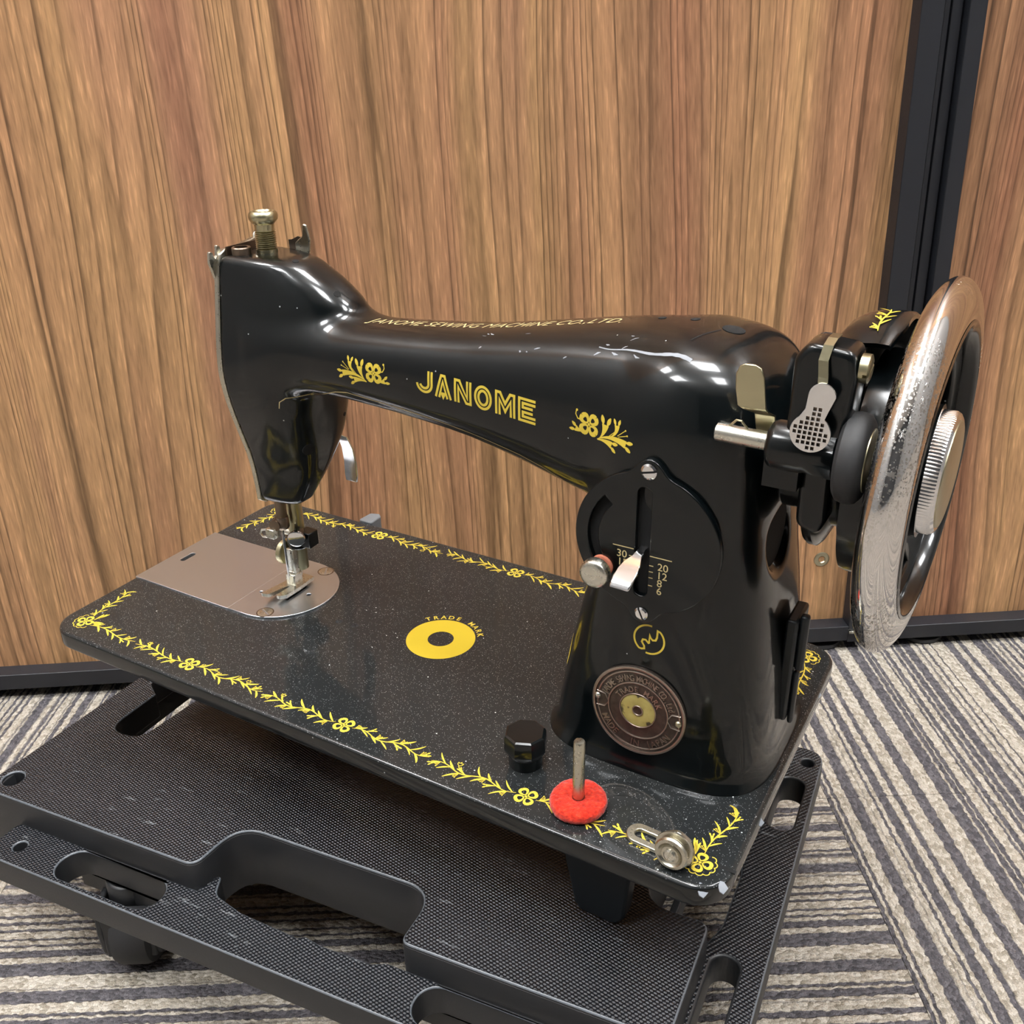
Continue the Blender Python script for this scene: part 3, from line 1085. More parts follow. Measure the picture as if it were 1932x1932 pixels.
class Orn:
    def __init__(s): s.g = G()
    fn = staticmethod(lambda u, v: (u, v, 0))

    def strip(s, pts, w): s.g.strip(pts, w, s.fn)

    def leaf(s, p, ang, L, w, bend): s.strip(*leaf_pts(p, ang, L, w, bend))

    def flare(s, p, ang, L, w, bend, n=8):
        """leaf that widens to a swallow-tailed tip"""
        pts, ws = [p], [.3]
        for i in range(1, n + 1):
            a = ang + bend * i / n
            pts.append((pts[-1][0] + math.cos(a) * L / n, pts[-1][1] + math.sin(a) * L / n))
            ws.append(.3 + (w - .3) * (i / n) ** 1.3)
        s.strip(pts, ws)
        a = ang + bend
        q = pts[-1]
        for sg in (1, -1):
            b = (q[0] - math.sin(a) * sg * w * .28, q[1] + math.cos(a) * sg * w * .28)
            s.leaf(b, a + sg * .35, w * 1.0, w * .5, 0, )

    def disc(s, p, r, n=10):
        o = len(s.g.v)
        s.g.v += [(p[0] + r * math.cos(2 * PI * k / n), p[1] + r * math.sin(2 * PI * k / n), 0) for k in range(n)]
        s.g.f.append(tuple(range(o, o + n)))

    def stamen(s, p, ang, L):
        q = (p[0] + math.cos(ang) * L, p[1] + math.sin(ang) * L)
        s.strip([p, q], .28)
        s.disc(q, .36, 8)

    def flower(s, p, r, rot=PI / 4, fat=1.0):
        for k in range(4):
            a = rot + k * PI / 2
            # petal as a closed fat loop with a dark drop in it
            c = (p[0] + math.cos(a) * r * .58, p[1] + math.sin(a) * r * .58)
            pts, ws = [], []
            m = 16
            for i in range(m + 1):
                t = 2 * PI * i / m
                e = r * .30 * (1 + .30 * math.cos(t))
                lx, ly = math.cos(t) * r * .36, math.sin(t) * e * 1.12
                pts.append((c[0] + math.cos(a) * lx - math.sin(a) * ly, c[1] + math.sin(a) * lx + math.cos(a) * ly))
                ws.append(fat * r * (.12 + .10 * (1 + math.cos(t))))
            s.strip(pts, ws)
        s.disc(p, r * .13)

    def tulip(s, p, ang, sz):
        c, sn = math.cos(ang), math.sin(ang)
        P = [(-.5, .1), (-.55, .6), (-.2, .45), (0, .85), (.2, .45), (.55, .6), (.5, .1), (0, -.25), (-.5, .1)]
        s.strip([(p[0] + (a * -sn + b * c) * sz, p[1] + (a * c + b * sn) * sz) for a, b in P], .3)

    def spray(s, p, q, seed=0, amp=1.3, big=1.0):
        """one run of leafy stem from p to q"""
        rnd = random.Random(seed)
        L = math.dist(p, q)
        ang = math.atan2(q[1] - p[1], q[0] - p[0])
        c, sn = math.cos(ang), math.sin(ang)
        def P(t, o): return (p[0] + c * t - sn * o, p[1] + sn * t + c * o)
        wave = lambda t: amp * math.sin(2 * PI * t / max(L, 1) * max(1, round(L / 26)))
        n = max(6, int(L / 2))
        s.strip([P(L * i / n, wave(L * i / n)) for i in range(n + 1)], [max(.22, .62 * math.sin(PI * (i + 1) / (n + 2)) ** .5) for i in range(n + 1)])
        t, k = 1.2, seed % 2
        while t < L - 2.5:
            side = 1 if k % 2 else -1
            b = P(t, wave(t))
            if k % 5 == 3:
                s.flare(b, ang + side * rnd.uniform(.25, .5), rnd.uniform(3.4, 4.4) * big, rnd.uniform(1.5, 1.9) * big, side * rnd.uniform(.1, .4))
            else:
                s.leaf(b, ang + side * rnd.uniform(.30, .55), rnd.uniform(5.4, 7.8) * big, rnd.uniform(.75, 1.15) * big, side * rnd.uniform(.25, .75))
            if k % 4 == 1:
                for da in (.75, 1.05, 1.35)[:2 + k % 2]:
                    s.stamen(b, ang + side * da, rnd.uniform(2.4, 3.4))
            t += rnd.uniform(2.5, 3.3)
            k += 1


def border(y, inward, flowers, tulips, x0, x1, seed):
    o = Orn()
    stops = [x0] + flowers + [x1]
    for i in range(len(stops) - 1):
        a, b = stops[i] + (4.6 if i else 0), stops[i + 1] - (4.6 if i < len(stops) - 2 else 0)
        m = (a + b) / 2
        # mirrored pairs of sprays meeting in the middle, as on the transfer
        if i in (0, len(stops) - 2) and (b - a) < 60:
            o.spray((a, y), (b, y), seed + i)
        else:
            o.spray((a, y), (m - 1, y + inward * .8), seed + i * 2)
            o.spray((b, y), (m + 1, y - inward * .6), seed + i * 2 + 1)
    for x in flowers: o.flower((x, y), 4.7)
    for x in tulips:
        o.tulip((x, y + inward * 2.8), PI / 2 * inward, 2.2)
        o.strip([(x, y + inward * 2.0), (x + 1.2, y + inward * .8), (x + 3, y)], .4)
    return o


def place_bed(name, o, parent=bed, z=0.08, mat='gold'):
    g = G(); g.v = [(a, b, z) for a, b, c in o.g.v]; g.f = o.g.f
    return part(name, g, mat, parent, smooth=False)


place_bed('floral_border_transfer', border(11.8, 1, [93.6, 190.9, 284.8], [62, 130, 152, 251], 20, 352, 3))
place_bed('floral_border_transfer', border(167.6, -1, [93.6, 190.9, 284.8], [60, 128, 250], 30, 350, 11))
o = Orn()
def corner(o, cx, cy, dx, dy, seed):
    o.flower((cx, cy), 4.6, 0)
    for k in range(7):
        a = math.atan2(-dy, -dx) - 1.5 + k * .5
        o.strip(circ(cx + math.cos(a) * 4.9, cy + math.sin(a) * 4.9, 1.5, 6, a - 1.3, a + 1.3, False), .38)
    o.spray((cx, cy + dy * 5), (cx - dx * 4.5, cy + dy * 32), seed, .8, .9)
    o.leaf((cx - dx * 4.5, cy + dy * 30), math.atan2(dy, dx * .1), 6.5, 1.0, -dx * dy * 1.3)
    for s_ in (-1, 0, 1):
        o.leaf((cx + dx * 3, cy + dy * (4 + s_)), math.atan2(dy, dx * (.55 + .3 * s_)), 6.5, 1.3, .4 * dx * dy)
        o.leaf((cx + dx * 4, cy + dy * 1), math.atan2(dy * (.3 + .25 * s_), dx), 7.0, 1.3, -.4 * dx * dy)
for cx_, cy_, dx_, dy_, sd_ in ((14.5, 13.2, 1, 1, 21), (15.0, 165.0, 1, -1, 22), (358.5, 13.0, -1, 1, 23), (358.5, 164.0, -1, -1, 24)):
    o = Orn()
    corner(o, cx_, cy_, dx_, dy_, sd_)
    place_bed('corner_flower_transfer', o)

# trade mark ring on the bed
v, f = fill2d([circ(190.7, 90.4, 17.8, 64), circ(190.7, 90.4, 6.7, 40)])
part('trade_mark_ring', G().add([(p[0], p[1], .09) for p in v], f), 'goldring', bed, smooth=False)


def arc_text(s, cx, cy, r, size, a_mid, step, flip=False, half=0.0, bold=0.0, sx=1.0):
    """letters along an arc; a_mid = angle of the middle, step = radians per letter"""
    V, Fc = [], []
    n = len(s)
    for i, ch in enumerate(s):
        if ch == ' ': continue
        v, f = text2d(ch, size, half, bold=bold)
        k = (i - (n - 1) / 2) * step
        a = a_mid + k if flip else a_mid - k
        rot = a + PI / 2 if flip else a - PI / 2
        c, sn = math.cos(rot), math.sin(rot)
        rr = r
        o = len(V)
        for p in v:
            x_, y_ = p[0] * sx, p[1]
            V.append((cx + rr * math.cos(a) + x_ * c - y_ * sn, cy + rr * math.sin(a) + x_ * sn + y_ * c, p[2]))
        Fc += [tuple(q + o for q in t) for t in f]
    return V, Fc


v, f = arc_text('TRADE', 190.7, 90.4, 18.9, 4.5, math.radians(119), .205, bold=.06)
v2, f2 = arc_text('MARK', 190.7, 90.4, 18.9, 4.5, math.radians(55), .19, bold=.06)
g = G().add([(p[0], p[1], .09) for p in v], f).add([(p[0], p[1], .09) for p in v2], f2)
part('trade_mark_lettering', g, 'gold', bed, smooth=False)

# ---------------------------------------------------------------- lettering on the arm
LET = {
    'J': [[(8.4, 10.3), (8.4, 4.6)] + circ(4.5, 4.6, 3.9, 14, 0, -PI * .97, False)[1:], [(6.7, 10.3), (6.7, 4.6)] + circ(4.5, 4.6, 2.2, 12, 0, -PI * .92, False)[1:]],
    'A': [[(.5, 0), (3.5, 9.9), (5.3, 9.9), (8.4, 0)], [(2.3, 0), (4.4, 7.4), (6.6, 0)], [(3.0, 2.0), (5.9, 2.0)], [(3.7, 1.9), (4.4, .4), (5.2, 1.9)]],
    'N': [[(.5, 0), (.5, 9.8), (2.8, 9.8), (6.8, 2.7), (6.8, 10.3)], [(2.2, 0), (2.2, 7.2), (6.2, .5), (8.5, .5), (8.5, 10.3)]],
    'O': [[(4.4 + 4.0 * math.cos(t), 5.1 + 4.8 * math.sin(t)) for t in np.linspace(0, 2 * PI, 29)], [(4.4 + 2.3 * math.cos(t), 5.1 + 3.1 * math.sin(t)) for t in np.linspace(0, 2 * PI, 25)]],
    'M': [[(.5, 0), (.5, 9.8), (2.5, 9.8), (5, 5.4), (7.5, 9.8), (9.5, 9.8), (9.5, 0)], [(2.2, 0), (2.2, 6.8), (5, 1.9), (7.8, 6.8), (7.8, 0)]],
    'E': [[(8.5, 9.8), (.5, 9.8), (.5, .5), (8.5, .5)], [(8.5, 8.0), (2.3, 8.0), (2.3, 6.2), (7.2, 6.2)], [(7.2, 4.2), (2.3, 4.2), (2.3, 2.3), (8.5, 2.3)]],
}
g = G()
for ch, x in zip('JANOME', (199.4, 209.3, 219.6, 230.2, 240.8, 252.3)):
    for line in LET[ch]:
        g.strip([(x + a, 141.2 - (x + a - 199) * .042 + b * .97) for a, b in line], 1.12, lambda u, v: (u, v, 0))
decal('maker_lettering', g.v, g.f, 'gold', on_front, body, 1.4)

v, f = text2d('JANOME SEWING MACHINE CO.,LTD.', 7.2, shear=.28, align='LEFT', spacing=1.06, bold=-.06)
W_ = max(p[0] for p in v)
v = [(160.0 + p[0] * 124.0 / W_, 91.0 + p[1] * 1.35, 0) for p in v]
decal('company_lettering', v, f, 'palegold', on_top, body, 1.6, .15)


def sprig(o, mir, cx, cz):
    """flower with a leafy sprig; mir = +1 sprig to the right"""
    o.flower((cx, cz), 4.5, PI / 4, 1.35)
    def q(a, b): return (cx + mir * a, cz + b)
    def lf(a, b, ang, L, w, bend):
        o.leaf(q(a, b), ang if mir > 0 else PI - ang, L, w, bend * mir)
    def fl(a, b, ang, L, w, bend):
        o.flare(q(a, b), ang if mir > 0 else PI - ang, L, w, bend * mir)
    fl(4.2, -4.6, .62, 14.5, 2.9, -.85)
    fl(4.4, -4.7, .30, 7.2, 2.8, -.55)
    fl(5.4, -3.8, .75, 6.4, 3.4, .75)
    fl(10.8, -1.6, .35, 6.0, 2.4, 1.3)
    for a, b, an, L in ((9.5, -2.2, .75, 5.5), (14, -.4, .7, 4.6), (14.5, -.6, .35, 4.2)):
        o.stamen(q(a, b), an if mir > 0 else PI - an, L)
    fl(-2.6, -3.4, PI * 1.02, 3.6, 2.6, -.45)
    o.strip([q(-3.2, 1.0), q(-5.2, 1.4), q(-6.2, 3.0), q(-5.9, 4.6)], [.5, .45, .4, .4])
    o.disc(q(-5.7, 4.6), .5)
for mir, cx, cz in ((-1, 176.0, 145.3), (1, 286.0, 144.8)):
    o = Orn(); sprig(o, mir, cx, cz)
    decal('flower_sprig_transfer', o.g.v, o.g.f, 'gold', on_front, body, 1.4)
# gold pin line following the lower edge of the arm
pin = [(112.5, 116.5), (113.5, 120.0), (117, 122.3), (126, 123.8), (140, 128.0), (150, 131.4), (157, 132.4), (172, 131.2), (190, 130.0), (210, 127.8), (230, 125.2), (250, 121.8), (262, 118.4), (274, 112.5)]
pp = []
for i in range(len(pin) - 1):
    for k in range(8):
        s = k / 8
        pp.append((pin[i][0] * (1 - s) + pin[i + 1][0] * s, pin[i][1] * (1 - s) + pin[i + 1][1] * s))
g = G(); g.strip(pp, .42, lambda u, v: (u, v, 0))
decal('pin_line_transfer', g.v, g.f, 'palegold', on_front, body, 3.0, .1)

# emblem on the pillar: open ring with a wavy stroke
g = G()
ex, ez, er = 318.7, 63.7, 6.3
L1 = circ(ex, ez, er, 26, math.radians(82), math.radians(230), False)
L1 += [(ex - 3.0, ez - 5.0), (ex - 1.8, ez - 4.6), (ex - 1.9, ez - 3.4), (ex - 3.0, ez - 1.8), (ex - 2.6, ez - .6), (ex - 1.4, ez - .5), (ex - .2, ez - 1.6), (ex + .1, ez - 1.4), (ex + .1, ez + 2.2), (ex + .5, ez + 1.0), (ex + 1.5, ez + .1), (ex + 2.7, ez + .4), (ex + 3.2, ez + 1.8), (ex + 3.3, ez + 4.9)]
L1 += circ(ex, ez, er, 26, math.radians(46), math.radians(-100), False)
g.strip(L1, .8, lambda u, v: (u, v, 0))
decal('emblem_transfer', g.v, g.f, 'gold', on_front, body, 1.5)
def on_left(uv, lift=.12):
    uv = np.array(uv, float)
    o = np.stack([np.full(len(uv), 255.0), uv[:, 0], uv[:, 1]], 1)
    p, ok = ray_surf(o, np.array([1.0, 0, 0]), 60.0)
    n = grad(p); n /= np.linalg.norm(n, axis=1)[:, None]
    return p + n * lift, n
o = Orn()
o.leaf((64.5, 30), PI / 2 + .1, 16, 5.0, -.3)
decal('side_leaf_transfer', o.g.v, o.g.f, 'gold', on_left, body, 1.5)

# oil holes in the top
for i, (x, y, r) in enumerate(((119.5, 92, 1.5), (142.6, 92, 1.7), (298.5, 99, 1.6), (312.2, 98, 1.9), (329.0, 93, 4.3))):
    p, n = on_top([(x, y)], 0.0)
    gg = G().lathe(p[0] - n[0] * 1.2, n[0], [(r * .9, 0), (r, .3), (r, 1.32), (r * .98, 1.36)], 24)
    part('oil_hole', gg, 'hole', body)
# seam from the big oil hole down the shoulder
line = [(x, y) for x, y in ((325.5, 89), (323, 84), (320.5, 79), (318.5, 74.5))]
pp = []
for i in range(3):
    for k in range(6): pp.append((line[i][0] + (line[i + 1][0] - line[i][0]) * k / 6, line[i][1] + (line[i + 1][1] - line[i][1]) * k / 6))
g = G(); g.strip(pp, .6, lambda u, v: (u, v, 0))
decal('shoulder_seam', g.v, g.f, 'hole', on_top, body, 1.5, .1)
# scuffs: bare and whitened scratches along the shoulder of the arm
g = G()
rnd = random.Random(5)
sc = [(x, 73.0 + .5 * math.sin(x * .3) - (x - 284) * .19) for x in np.arange(284, 324, 1.5)]
g.strip(sc, [.4 + 1.3 * max(0, (x[0] - 292) / 30) * (.75 + .5 * rnd.random()) for x in sc], lambda u, v: (u, v, 0))
for k in range(16):
    x = rnd.uniform(225, 300); y = 79 + rnd.uniform(-5, 6) - (x - 225) * .09
    a = rnd.uniform(-.9, .9); L = rnd.uniform(.6, 3.0)
    g.strip([(x, y), (x + L * .5, y + L * .5 * a), (x + L, y + L * a * .7)], [.2, rnd.uniform(.25, .8), .15], lambda u, v: (u, v, 0))
decal('paint_scuff', g.v, g.f, 'chip', on_top, body, 1.2, .1)

# ---------------------------------------------------------------- head: face plate, top fittings, bars
g = G()
out = [(float(h_yF(z)) - .3, z) for z in np.arange(56, 184, 4)]
out += [(82.2, 186.5), (86, 188.5), (92, 188), (106, 190.5), (112, 189.5)]
out += [(float(h_yB(z)) + .3, z) for z in np.arange(182, 56, -4)] + [(103, 54.5), (90, 53.5)]
g.prism(out[::-1], lambda u, v, h: (h, u, v), 78.6, 81.6)
fp = part('face_plate', g, 'facemetal', bevel=.5)
# thread hooks bent from the plate
g = G()
g.prism(round_poly([(79.5, 174), (84, 178), (85.4, 184), (84.4, 190.0), (82.6, 190.8), (82.0, 186), (80.6, 184.2), (79.4, 187.6), (77.6, 188.5), (76.8, 183)], .9, 3), lambda u, v, h: (h, u, v), 78.2, 79.8)
part('thread_hook', g, 'facemetal', fp, bevel=.4)
g = G().tube([(80, 108, 187), (79, 109, 191), (79, 112, 194), (80, 115.5, 193.5), (80.5, 117, 189)], [1.0, 1.2, 1.3, 1.2, .9], 10)
part('thread_hook', g, 'facemetal', fp)
g = G()
g.prism(round_poly([(100, 182), (108, 182), (109.5, 190), (108, 197), (105.8, 197.5), (105.0, 191.5), (102.5, 190), (100, 188)], 1.2, 3), lambda u, v, h: (u, h, v), 114.0, 115.6)
part('thread_guide', g, 'facemetal', fp, bevel=.5)
# tray-like rim round the top of the head and the needle bar bushing
g = G()
g.box(81.6, 82.4, 86, 113, 184, 189.4)
g.prism([(96, 184), (107.5, 184), (107.0, 190.2), (102, 191.2), (98, 189.4), (96, 189.2)][::-1], lambda u, v, h: (u, h, v), 114.2, 115.0)
part('top_rim', g, 'brownmetal', body)
g = G().lathe((88.5, 89.5, 184), (0, 0, 1), [(4.6, 0), (4.6, 5.0), (4.2, 5.4), (3.1, 5.4), (3.0, 1)], 28)
part('needle_bar_bushing', g, 'brownmetal', body)
# pressure regulating thumb screw
prof = [(5.0, 183), (5.0, 187.5)]
z = 187.5
for k in range(9):
    prof += [(5.0, z), (4.2, z + .45), (5.0, z + .9)]
    z += .95
prof += [(4.6, z), (4.7, z + 3.0), (5.6, z + 3.8), (6.7, z + 5.2), (6.9, z + 6.6), (6.6, z + 8.0), (5.6, z + 8.9), (4.4, z + 8.9), (3.6, z + 8.1)]
n_ = 64
g = G().lathe((95.8, 99, 0), (0, 0, 1), prof, n_, lambda i, k: 1.0 - (.022 if (k % 2 and i > len(prof) - 7 and i < len(prof) - 2) else 0))
part('pressure_thumb_screw', g, 'oldnickel')
# needle bar, clamp, needle
g = G().cyl((90.6, 90.2, 44), (0, 0, 1), 3.0, 20, 24)
part('needle_bar', g, 'brownmetal')
g = G().lathe((90.6, 90.0, 40), (0, 0, 1), [(3.3, 0), (3.8, .8), (3.8, 6), (3.3, 7)], 24)
g.lathe((89.4, 85.5, 43), (.25, -.97, 0), [(3.0, -6), (3.2, 0), (3.2, .6)], 16)
nc = part('needle_clamp', g, 'brownmetal')
g = G().box(84.2, 90.2, 83.0, 88.0, 35.5, 41)
part('needle_clamp_block', g, 'nickel', nc, bevel=.5)
g = G().tube([(84.4, 84, 40.2), (81.8, 83, 39.8), (80.6, 83, 37.4), (81.6, 83.5, 35.4), (84.4, 84, 35.6)], .55, 8)
part('thread_loop', g, 'nickel', nc)
g = G().tube([(90.6, 89.6, 41), (90.6, 89.6, 14), (90.6, 89.6, 5)], [.75, .7, .2], 10)
part('needle', g, 'polished')
# presser bar, guide collar, foot
g = G().cyl((91.3, 99.5, 11), (0, 0, 1), 4.3, 50, 28)
pb = part('presser_bar', g, 'oldnickel')
g = G().lathe((91.3, 99.5, 24.5), (0, 0, 1), [(5.4, 0), (6.1, .7), (6.1, 7.2), (5.5, 8.2)], 28)
g.box(95, 103, 96, 103.5, 27, 36)
g.lathe((97.5, 92.5, 34.5), (.5, -.86, 0), [(3.0, -7), (4.0, -1), (4.0, 0)], 20)
cl_ = part('presser_clamp', g, 'black', pb, bevel=.6)
g = G().lathe((97.7, 92.0, 34.5), (.5, -.86, 0), [(4.6, 0), (4.9, .6), (4.6, 1.5), (3.6, 1.8)], 24)
part('clamp_screw', g, 'polished', cl_)
g = G().cyl((84.8, 97, 33.6), (1, 0, 0), 2.0, 8, 16)
part('thread_cutter_stud', g, 'nickel', cl_)
g = G().lathe((91.3, 97.5, 20.0), (-1, 0, 0), [(2.4, 0), (2.4, 6.0), (3.0, 6.4)], 20)
g.lathe((84.9, 97.5, 20.0), (-1, 0, 0), [(6.6, 0), (7.2, .5), (7.2, 3.2), (6.4, 3.7), (1.5, 3.4)], 56, lambda i, k: 1.0 - (.03 if k % 2 and 0 < i < 3 else 0))
part('foot_thumb_screw', g, 'oldnickel', pb)
g = G()
g.box(88.8, 93.8, 91.6, 95.4, 9.5, 26)
g.box(88.2, 94.4, 89.5, 96.5, 3.8, 11)
g.prism(round_poly([(96.5, 4.0), (98.6, 9.8), (95.5, 13.5), (91, 12), (90, 4.0)], .8, 3), lambda u, v, h: (h, u, v), 89.2, 93.4)
ft = part('presser_foot', g, 'nickel', pb, bevel=.6)
sole = [(86.0, 103), (96.6, 103), (97.2, 90), (97.0, 80), (95.2, 75.5), (92.6, 76), (92.0, 88), (90.6, 88), (90.0, 73), (87.6, 70.5), (85.6, 73), (85.4, 90)]
g = G()
sp = round_poly(sole, 1.0, 3)
def sole_fn(u, v, h): return (u, v, h + (max(0, 82 - v) ** 2) * .028)
g.prism(sp, sole_fn, 2.6, 4.6)
part('foot_sole', g, 'nickel', ft, angle=30)
# presser bar lifter behind the head
g = G()
path = [(110.5, 116, 90), (111.6, 121.5, 86), (111.4, 125, 78), (111, 126.6, 69), (110.4, 127.2, 61), (110.2, 127.4, 57)]
for i in range(len(path) - 1):
    pass
vs, fs = [], []
for i, (x, y, z) in enumerate(path):
    hw = [2.4, 3.2, 3.9, 4.2, 4.4, 3.8][i]
    for dx, dy in ((-hw, -.6), (hw, -.6), (hw, .6), (-hw, .6)): vs.append((x + dx, y + dy, z))
for i in range(len(path) - 1):
    for k in range(4): fs.append((i * 4 + k, i * 4 + (k + 1) % 4, i * 4 + 4 + (k + 1) % 4, i * 4 + 4 + k))
fs += [(3, 2, 1, 0), tuple(len(path) * 4 - 4 + k for k in range(4))]
part('presser_lifter', G().add(vs, fs), 'polished', bevel=.4)
# holes seen in the flank of the head
for x, y, z, r in ((119, 88.5, 91.5, 3.3), (119, 115.2, 102.2, 1.2)):
    o3 = np.array([[150.0, y, z]])
    p, ok = ray_surf(o3, np.array([-1.0, 0, 0]), 60.0)
    n = grad(p)[0]; n /= np.linalg.norm(n)
    part('head_hole', G().lathe(p[0] - n * 1.2, n, [(r * .9, 0), (r, .3), (r, 1.3), (r * .95, 1.38)], 24), 'hole', body)

# ---------------------------------------------------------------- needle plate and slide plate
YC = 89.8
arc = circ(85.0, YC, 31.2, 40, -PI / 2, PI / 2, False)
hole_slot = rrect(90.0, 92.0, 84.5, 88.5, .9, 4)
np_loops = [[(73.0, YC + 31.2), (73.0, YC - 31.2)] + arc, circ(102.9, 90.5, 1.3, 16), circ(78.5, 103, .9, 12), circ(77.5, 80, .9, 12),
            rrect(84.5, 86.6, 80, 97, .6, 3), rrect(94.5, 96.6, 80, 97, .6, 3)]
v, f = fill2d(np_loops, .9, .35, 2)
npl = part('needle_plate', G().add([(p[0], p[1], p[2] + .25) for p in v], f), 'plate')
v, f = fill2d([round_poly([(.6, YC - 31.2), (72.8, YC - 31.2), (72.8, YC + 31.2), (.6, YC + 31.2)], .6, 2), rrect(8.3, 11.6, 84.6, 95.0, 1.6, 6)], .65, .22, 1)
part('slide_plate', G().add([(p[0], p[1], p[2] + .15) for p in v], f), 'plate')
part('plate_recess', G().box(6, 110, 70, 110, -1.0, -.55 + .65), 'hole', bed, smooth=False)


def slot_screw(name, o, n, r, mat, parent, ang=0.4, dome=.35, h=.8):
    """slotted screw head: two half domes with a real slot between them"""
    n = Vector(n).normalized()
    t = Vector((0, 0, 1)) if abs(n.z) < .9 else Vector((1, 0, 0))
    u = n.cross(t).normalized(); w_ = n.cross(u)
    u, w_ = u * math.cos(ang) + w_ * math.sin(ang), w_ * math.cos(ang) - u * math.sin(ang)
    o = Vector(o)
    g = G()
    gap = r * .13
    for sgn in (1, -1):
        ring = []
        a0 = math.asin(gap / r)
        for k in range(15):
            a = a0 + (PI - 2 * a0) * k / 14
            ring.append((r * math.cos(a), sgn * r * math.sin(a)))
        if sgn < 0: ring = ring[::-1]
        m = len(ring)
        vs = []
        for hh, sc_ in ((-.6, 1), (h, 1), (h + dome, .72)):
            for a, b in ring:
                bb = sgn * gap + (b - sgn * gap) * sc_
                vs.append(tuple(o + u * (a * sc_) + w_ * bb + n * hh))
        fs = []
        for i in range(2):
            for k in range(m): fs.append((i * m + k, i * m + (k + 1) % m, (i + 1) * m + (k + 1) % m, (i + 1) * m + k))
        fs += [tuple(range(m))[::-1], tuple(2 * m + k for k in range(m))]
        g.add(vs, fs)
    g.lathe(o, n, [(r * .98, -.6), (r * .98, h * .35)], 24)
    return part(name, g, mat, parent, angle=30)


for x, y in ((94.5, 115.2), (94.4, 65.0)):
    v, f = fill2d([circ(x, y, 4.75, 32), circ(x, y, 4.1, 32)])
    part('screw_recess', G().add([(p[0], p[1], 1.17) for p in v], f), 'brownmetal', npl, smooth=False)
slot_screw('plate_screw', (94.5, 115.2, .7), (0, 0, 1), 4.1, 'nickel', npl, .55, .15, .6)
slot_screw('plate_screw', (94.4, 65.0, .7), (0, 0, 1), 4.1, 'nickel', npl, 1.2, .15, .6)
for x, y in ((134, 78.5), (144, 79.3)):
    slot_screw('bed_set_screw', (x, y, -.3), (0, 0, 1), 2.0, 'satin', bed, .8, .1, .3)

# ---------------------------------------------------------------- small fittings on the bed
# black scalloped knob
kx, ky = 274.5, 30.0
prof = [(7.2, -.5), (7.4, 5.6), (7.8, 6.2), (9.0, 7.6), (9.4, 9.0), (9.2, 14.6), (8.8, 15.8), (8.0, 16.3), (3, 16.1)]
def oct_mod(i, k):
    if i < 3: return 1
    a = (k % 9) / 9 * PI / 4 - PI / 8
    return (math.cos(PI / 8) / math.cos(a)) ** 1.0 if i < 8 else 1
part('scalloped_knob', G().lathe((kx, ky, 0), (0, 0, 1), prof, 72, oct_mod), 'black', bed, angle=20)
# spool pin
px_, py_ = 305.8, 17.2
part('spool_pin', G().lathe((px_, py_, -1), (0, 0, 1), [(2.4, 0), (2.4, 33.2), (2.0, 34.0), (1.2, 34.1)], 24), 'facemetal', bed)
# bobbin winder thread tension: slotted bracket with discs
g = G()
def tg(u, v, h): # local: u along bracket, v across
    a = math.radians(-3)
    return (344 + u * math.cos(a) - v * math.sin(a), 13.6 + u * math.sin(a) + v * math.cos(a), h)
v, f = fill2d([rrect(-15.5, 12, -5.0, 5.0, 4.9, 8), rrect(-12.2, 2.0, -2.1, 2.1, 2.0, 6)], .9, .3, 1)
g.add([tg(p[0], p[1], p[2] + 1.0) for p in v], f)
g.prism(round_poly([(1.5, .6), (13.0, .6), (13.4, 6), (11.5, 12.5), (7, 15), (3, 13), (1.0, 6)], 2.2, 4), lambda u, v, h: tg(u, h, v), -4.6, -3.0)
tb = part('tension_bracket', g, 'facemetal', bevel=.3)
g = G()
c0 = tg(6.4, -4.6, 7.4)
g.lathe(c0, (-.05, -1, .12), [(4, 0), (7.0, .4), (7.5, 1.2), (7.4, 1.9), (5.4, 2.3), (5.2, 3.1), (6.4, 3.6), (6.6, 4.4), (6.1, 5.2), (4.9, 5.5), (4.2, 4.6), (3.6, 4.4), (3.4, 5.4), (2.6, 5.4)], 48)
td = part('tension_disc', g, 'facemetal', tb)
slot_screw('tension_screw', tuple(Vector(c0) + Vector((-.05, -1, .12)).normalized() * 5.2), (-.05, -1, .12), 2.5, 'nickel', td, 1.35, .4, .6)
part('bed_groove', G().box(358, 371.6, 14.0, 15.6, -.6, .06), 'hole', bed, smooth=False)

# ---------------------------------------------------------------- stitch regulator on the pillar
RX, RZ, RY = 315.8, 106.0, 51.4
g = G()
outl = []
for k in range(120):
    a = 2 * PI * k / 120
    r = 29.2
    # tabs for the two screws
    for ta in (PI / 2, -PI / 2):
        d = abs((a - ta + PI) % (2 * PI) - PI)
        if d < .32: r += 5.4 * (math.cos(PI * d / .32) * .5 + .5)
    outl.append((RX + r * math.cos(a), RZ + r * math.sin(a)))
slot_ = rrect(311.6, 317.4, 83.6, 129.2, 2.6, 5)
arcs = []
c_o = circ(RX, RZ, 24.0, 24, math.radians(136), math.radians(214), False)
c_i = circ(RX, RZ, 19.6, 24, math.radians(214), math.radians(136), False)
v, f = fill2d([outl, slot_, round_poly(c_o + c_i, 0, 1)], 1.7, .5, 2)
RZF = lambda p: (p[0], RY - p[2], p[1])
reg = part('regulator_plate', G().add([RZF(p) for p in v], f), 'paint', angle=50)
part('regulator_backing', G().prism(circ(RX, RZ, 27.5, 48), lambda u, v, h: (u, h, v), RY + .9, RY + 6), 'hole', reg)
slot_screw('regulator_screw', (315.8, RY - 1.2, 136.0), (0, -1, 0), 3.1, 'polished', reg, .25, .5, 1.0)
slot_screw('regulator_screw', (315.6, RY - 1.2, 76.0), (0, -1, 0), 2.8, 'polished', reg, 2.0, .5, 1.0)
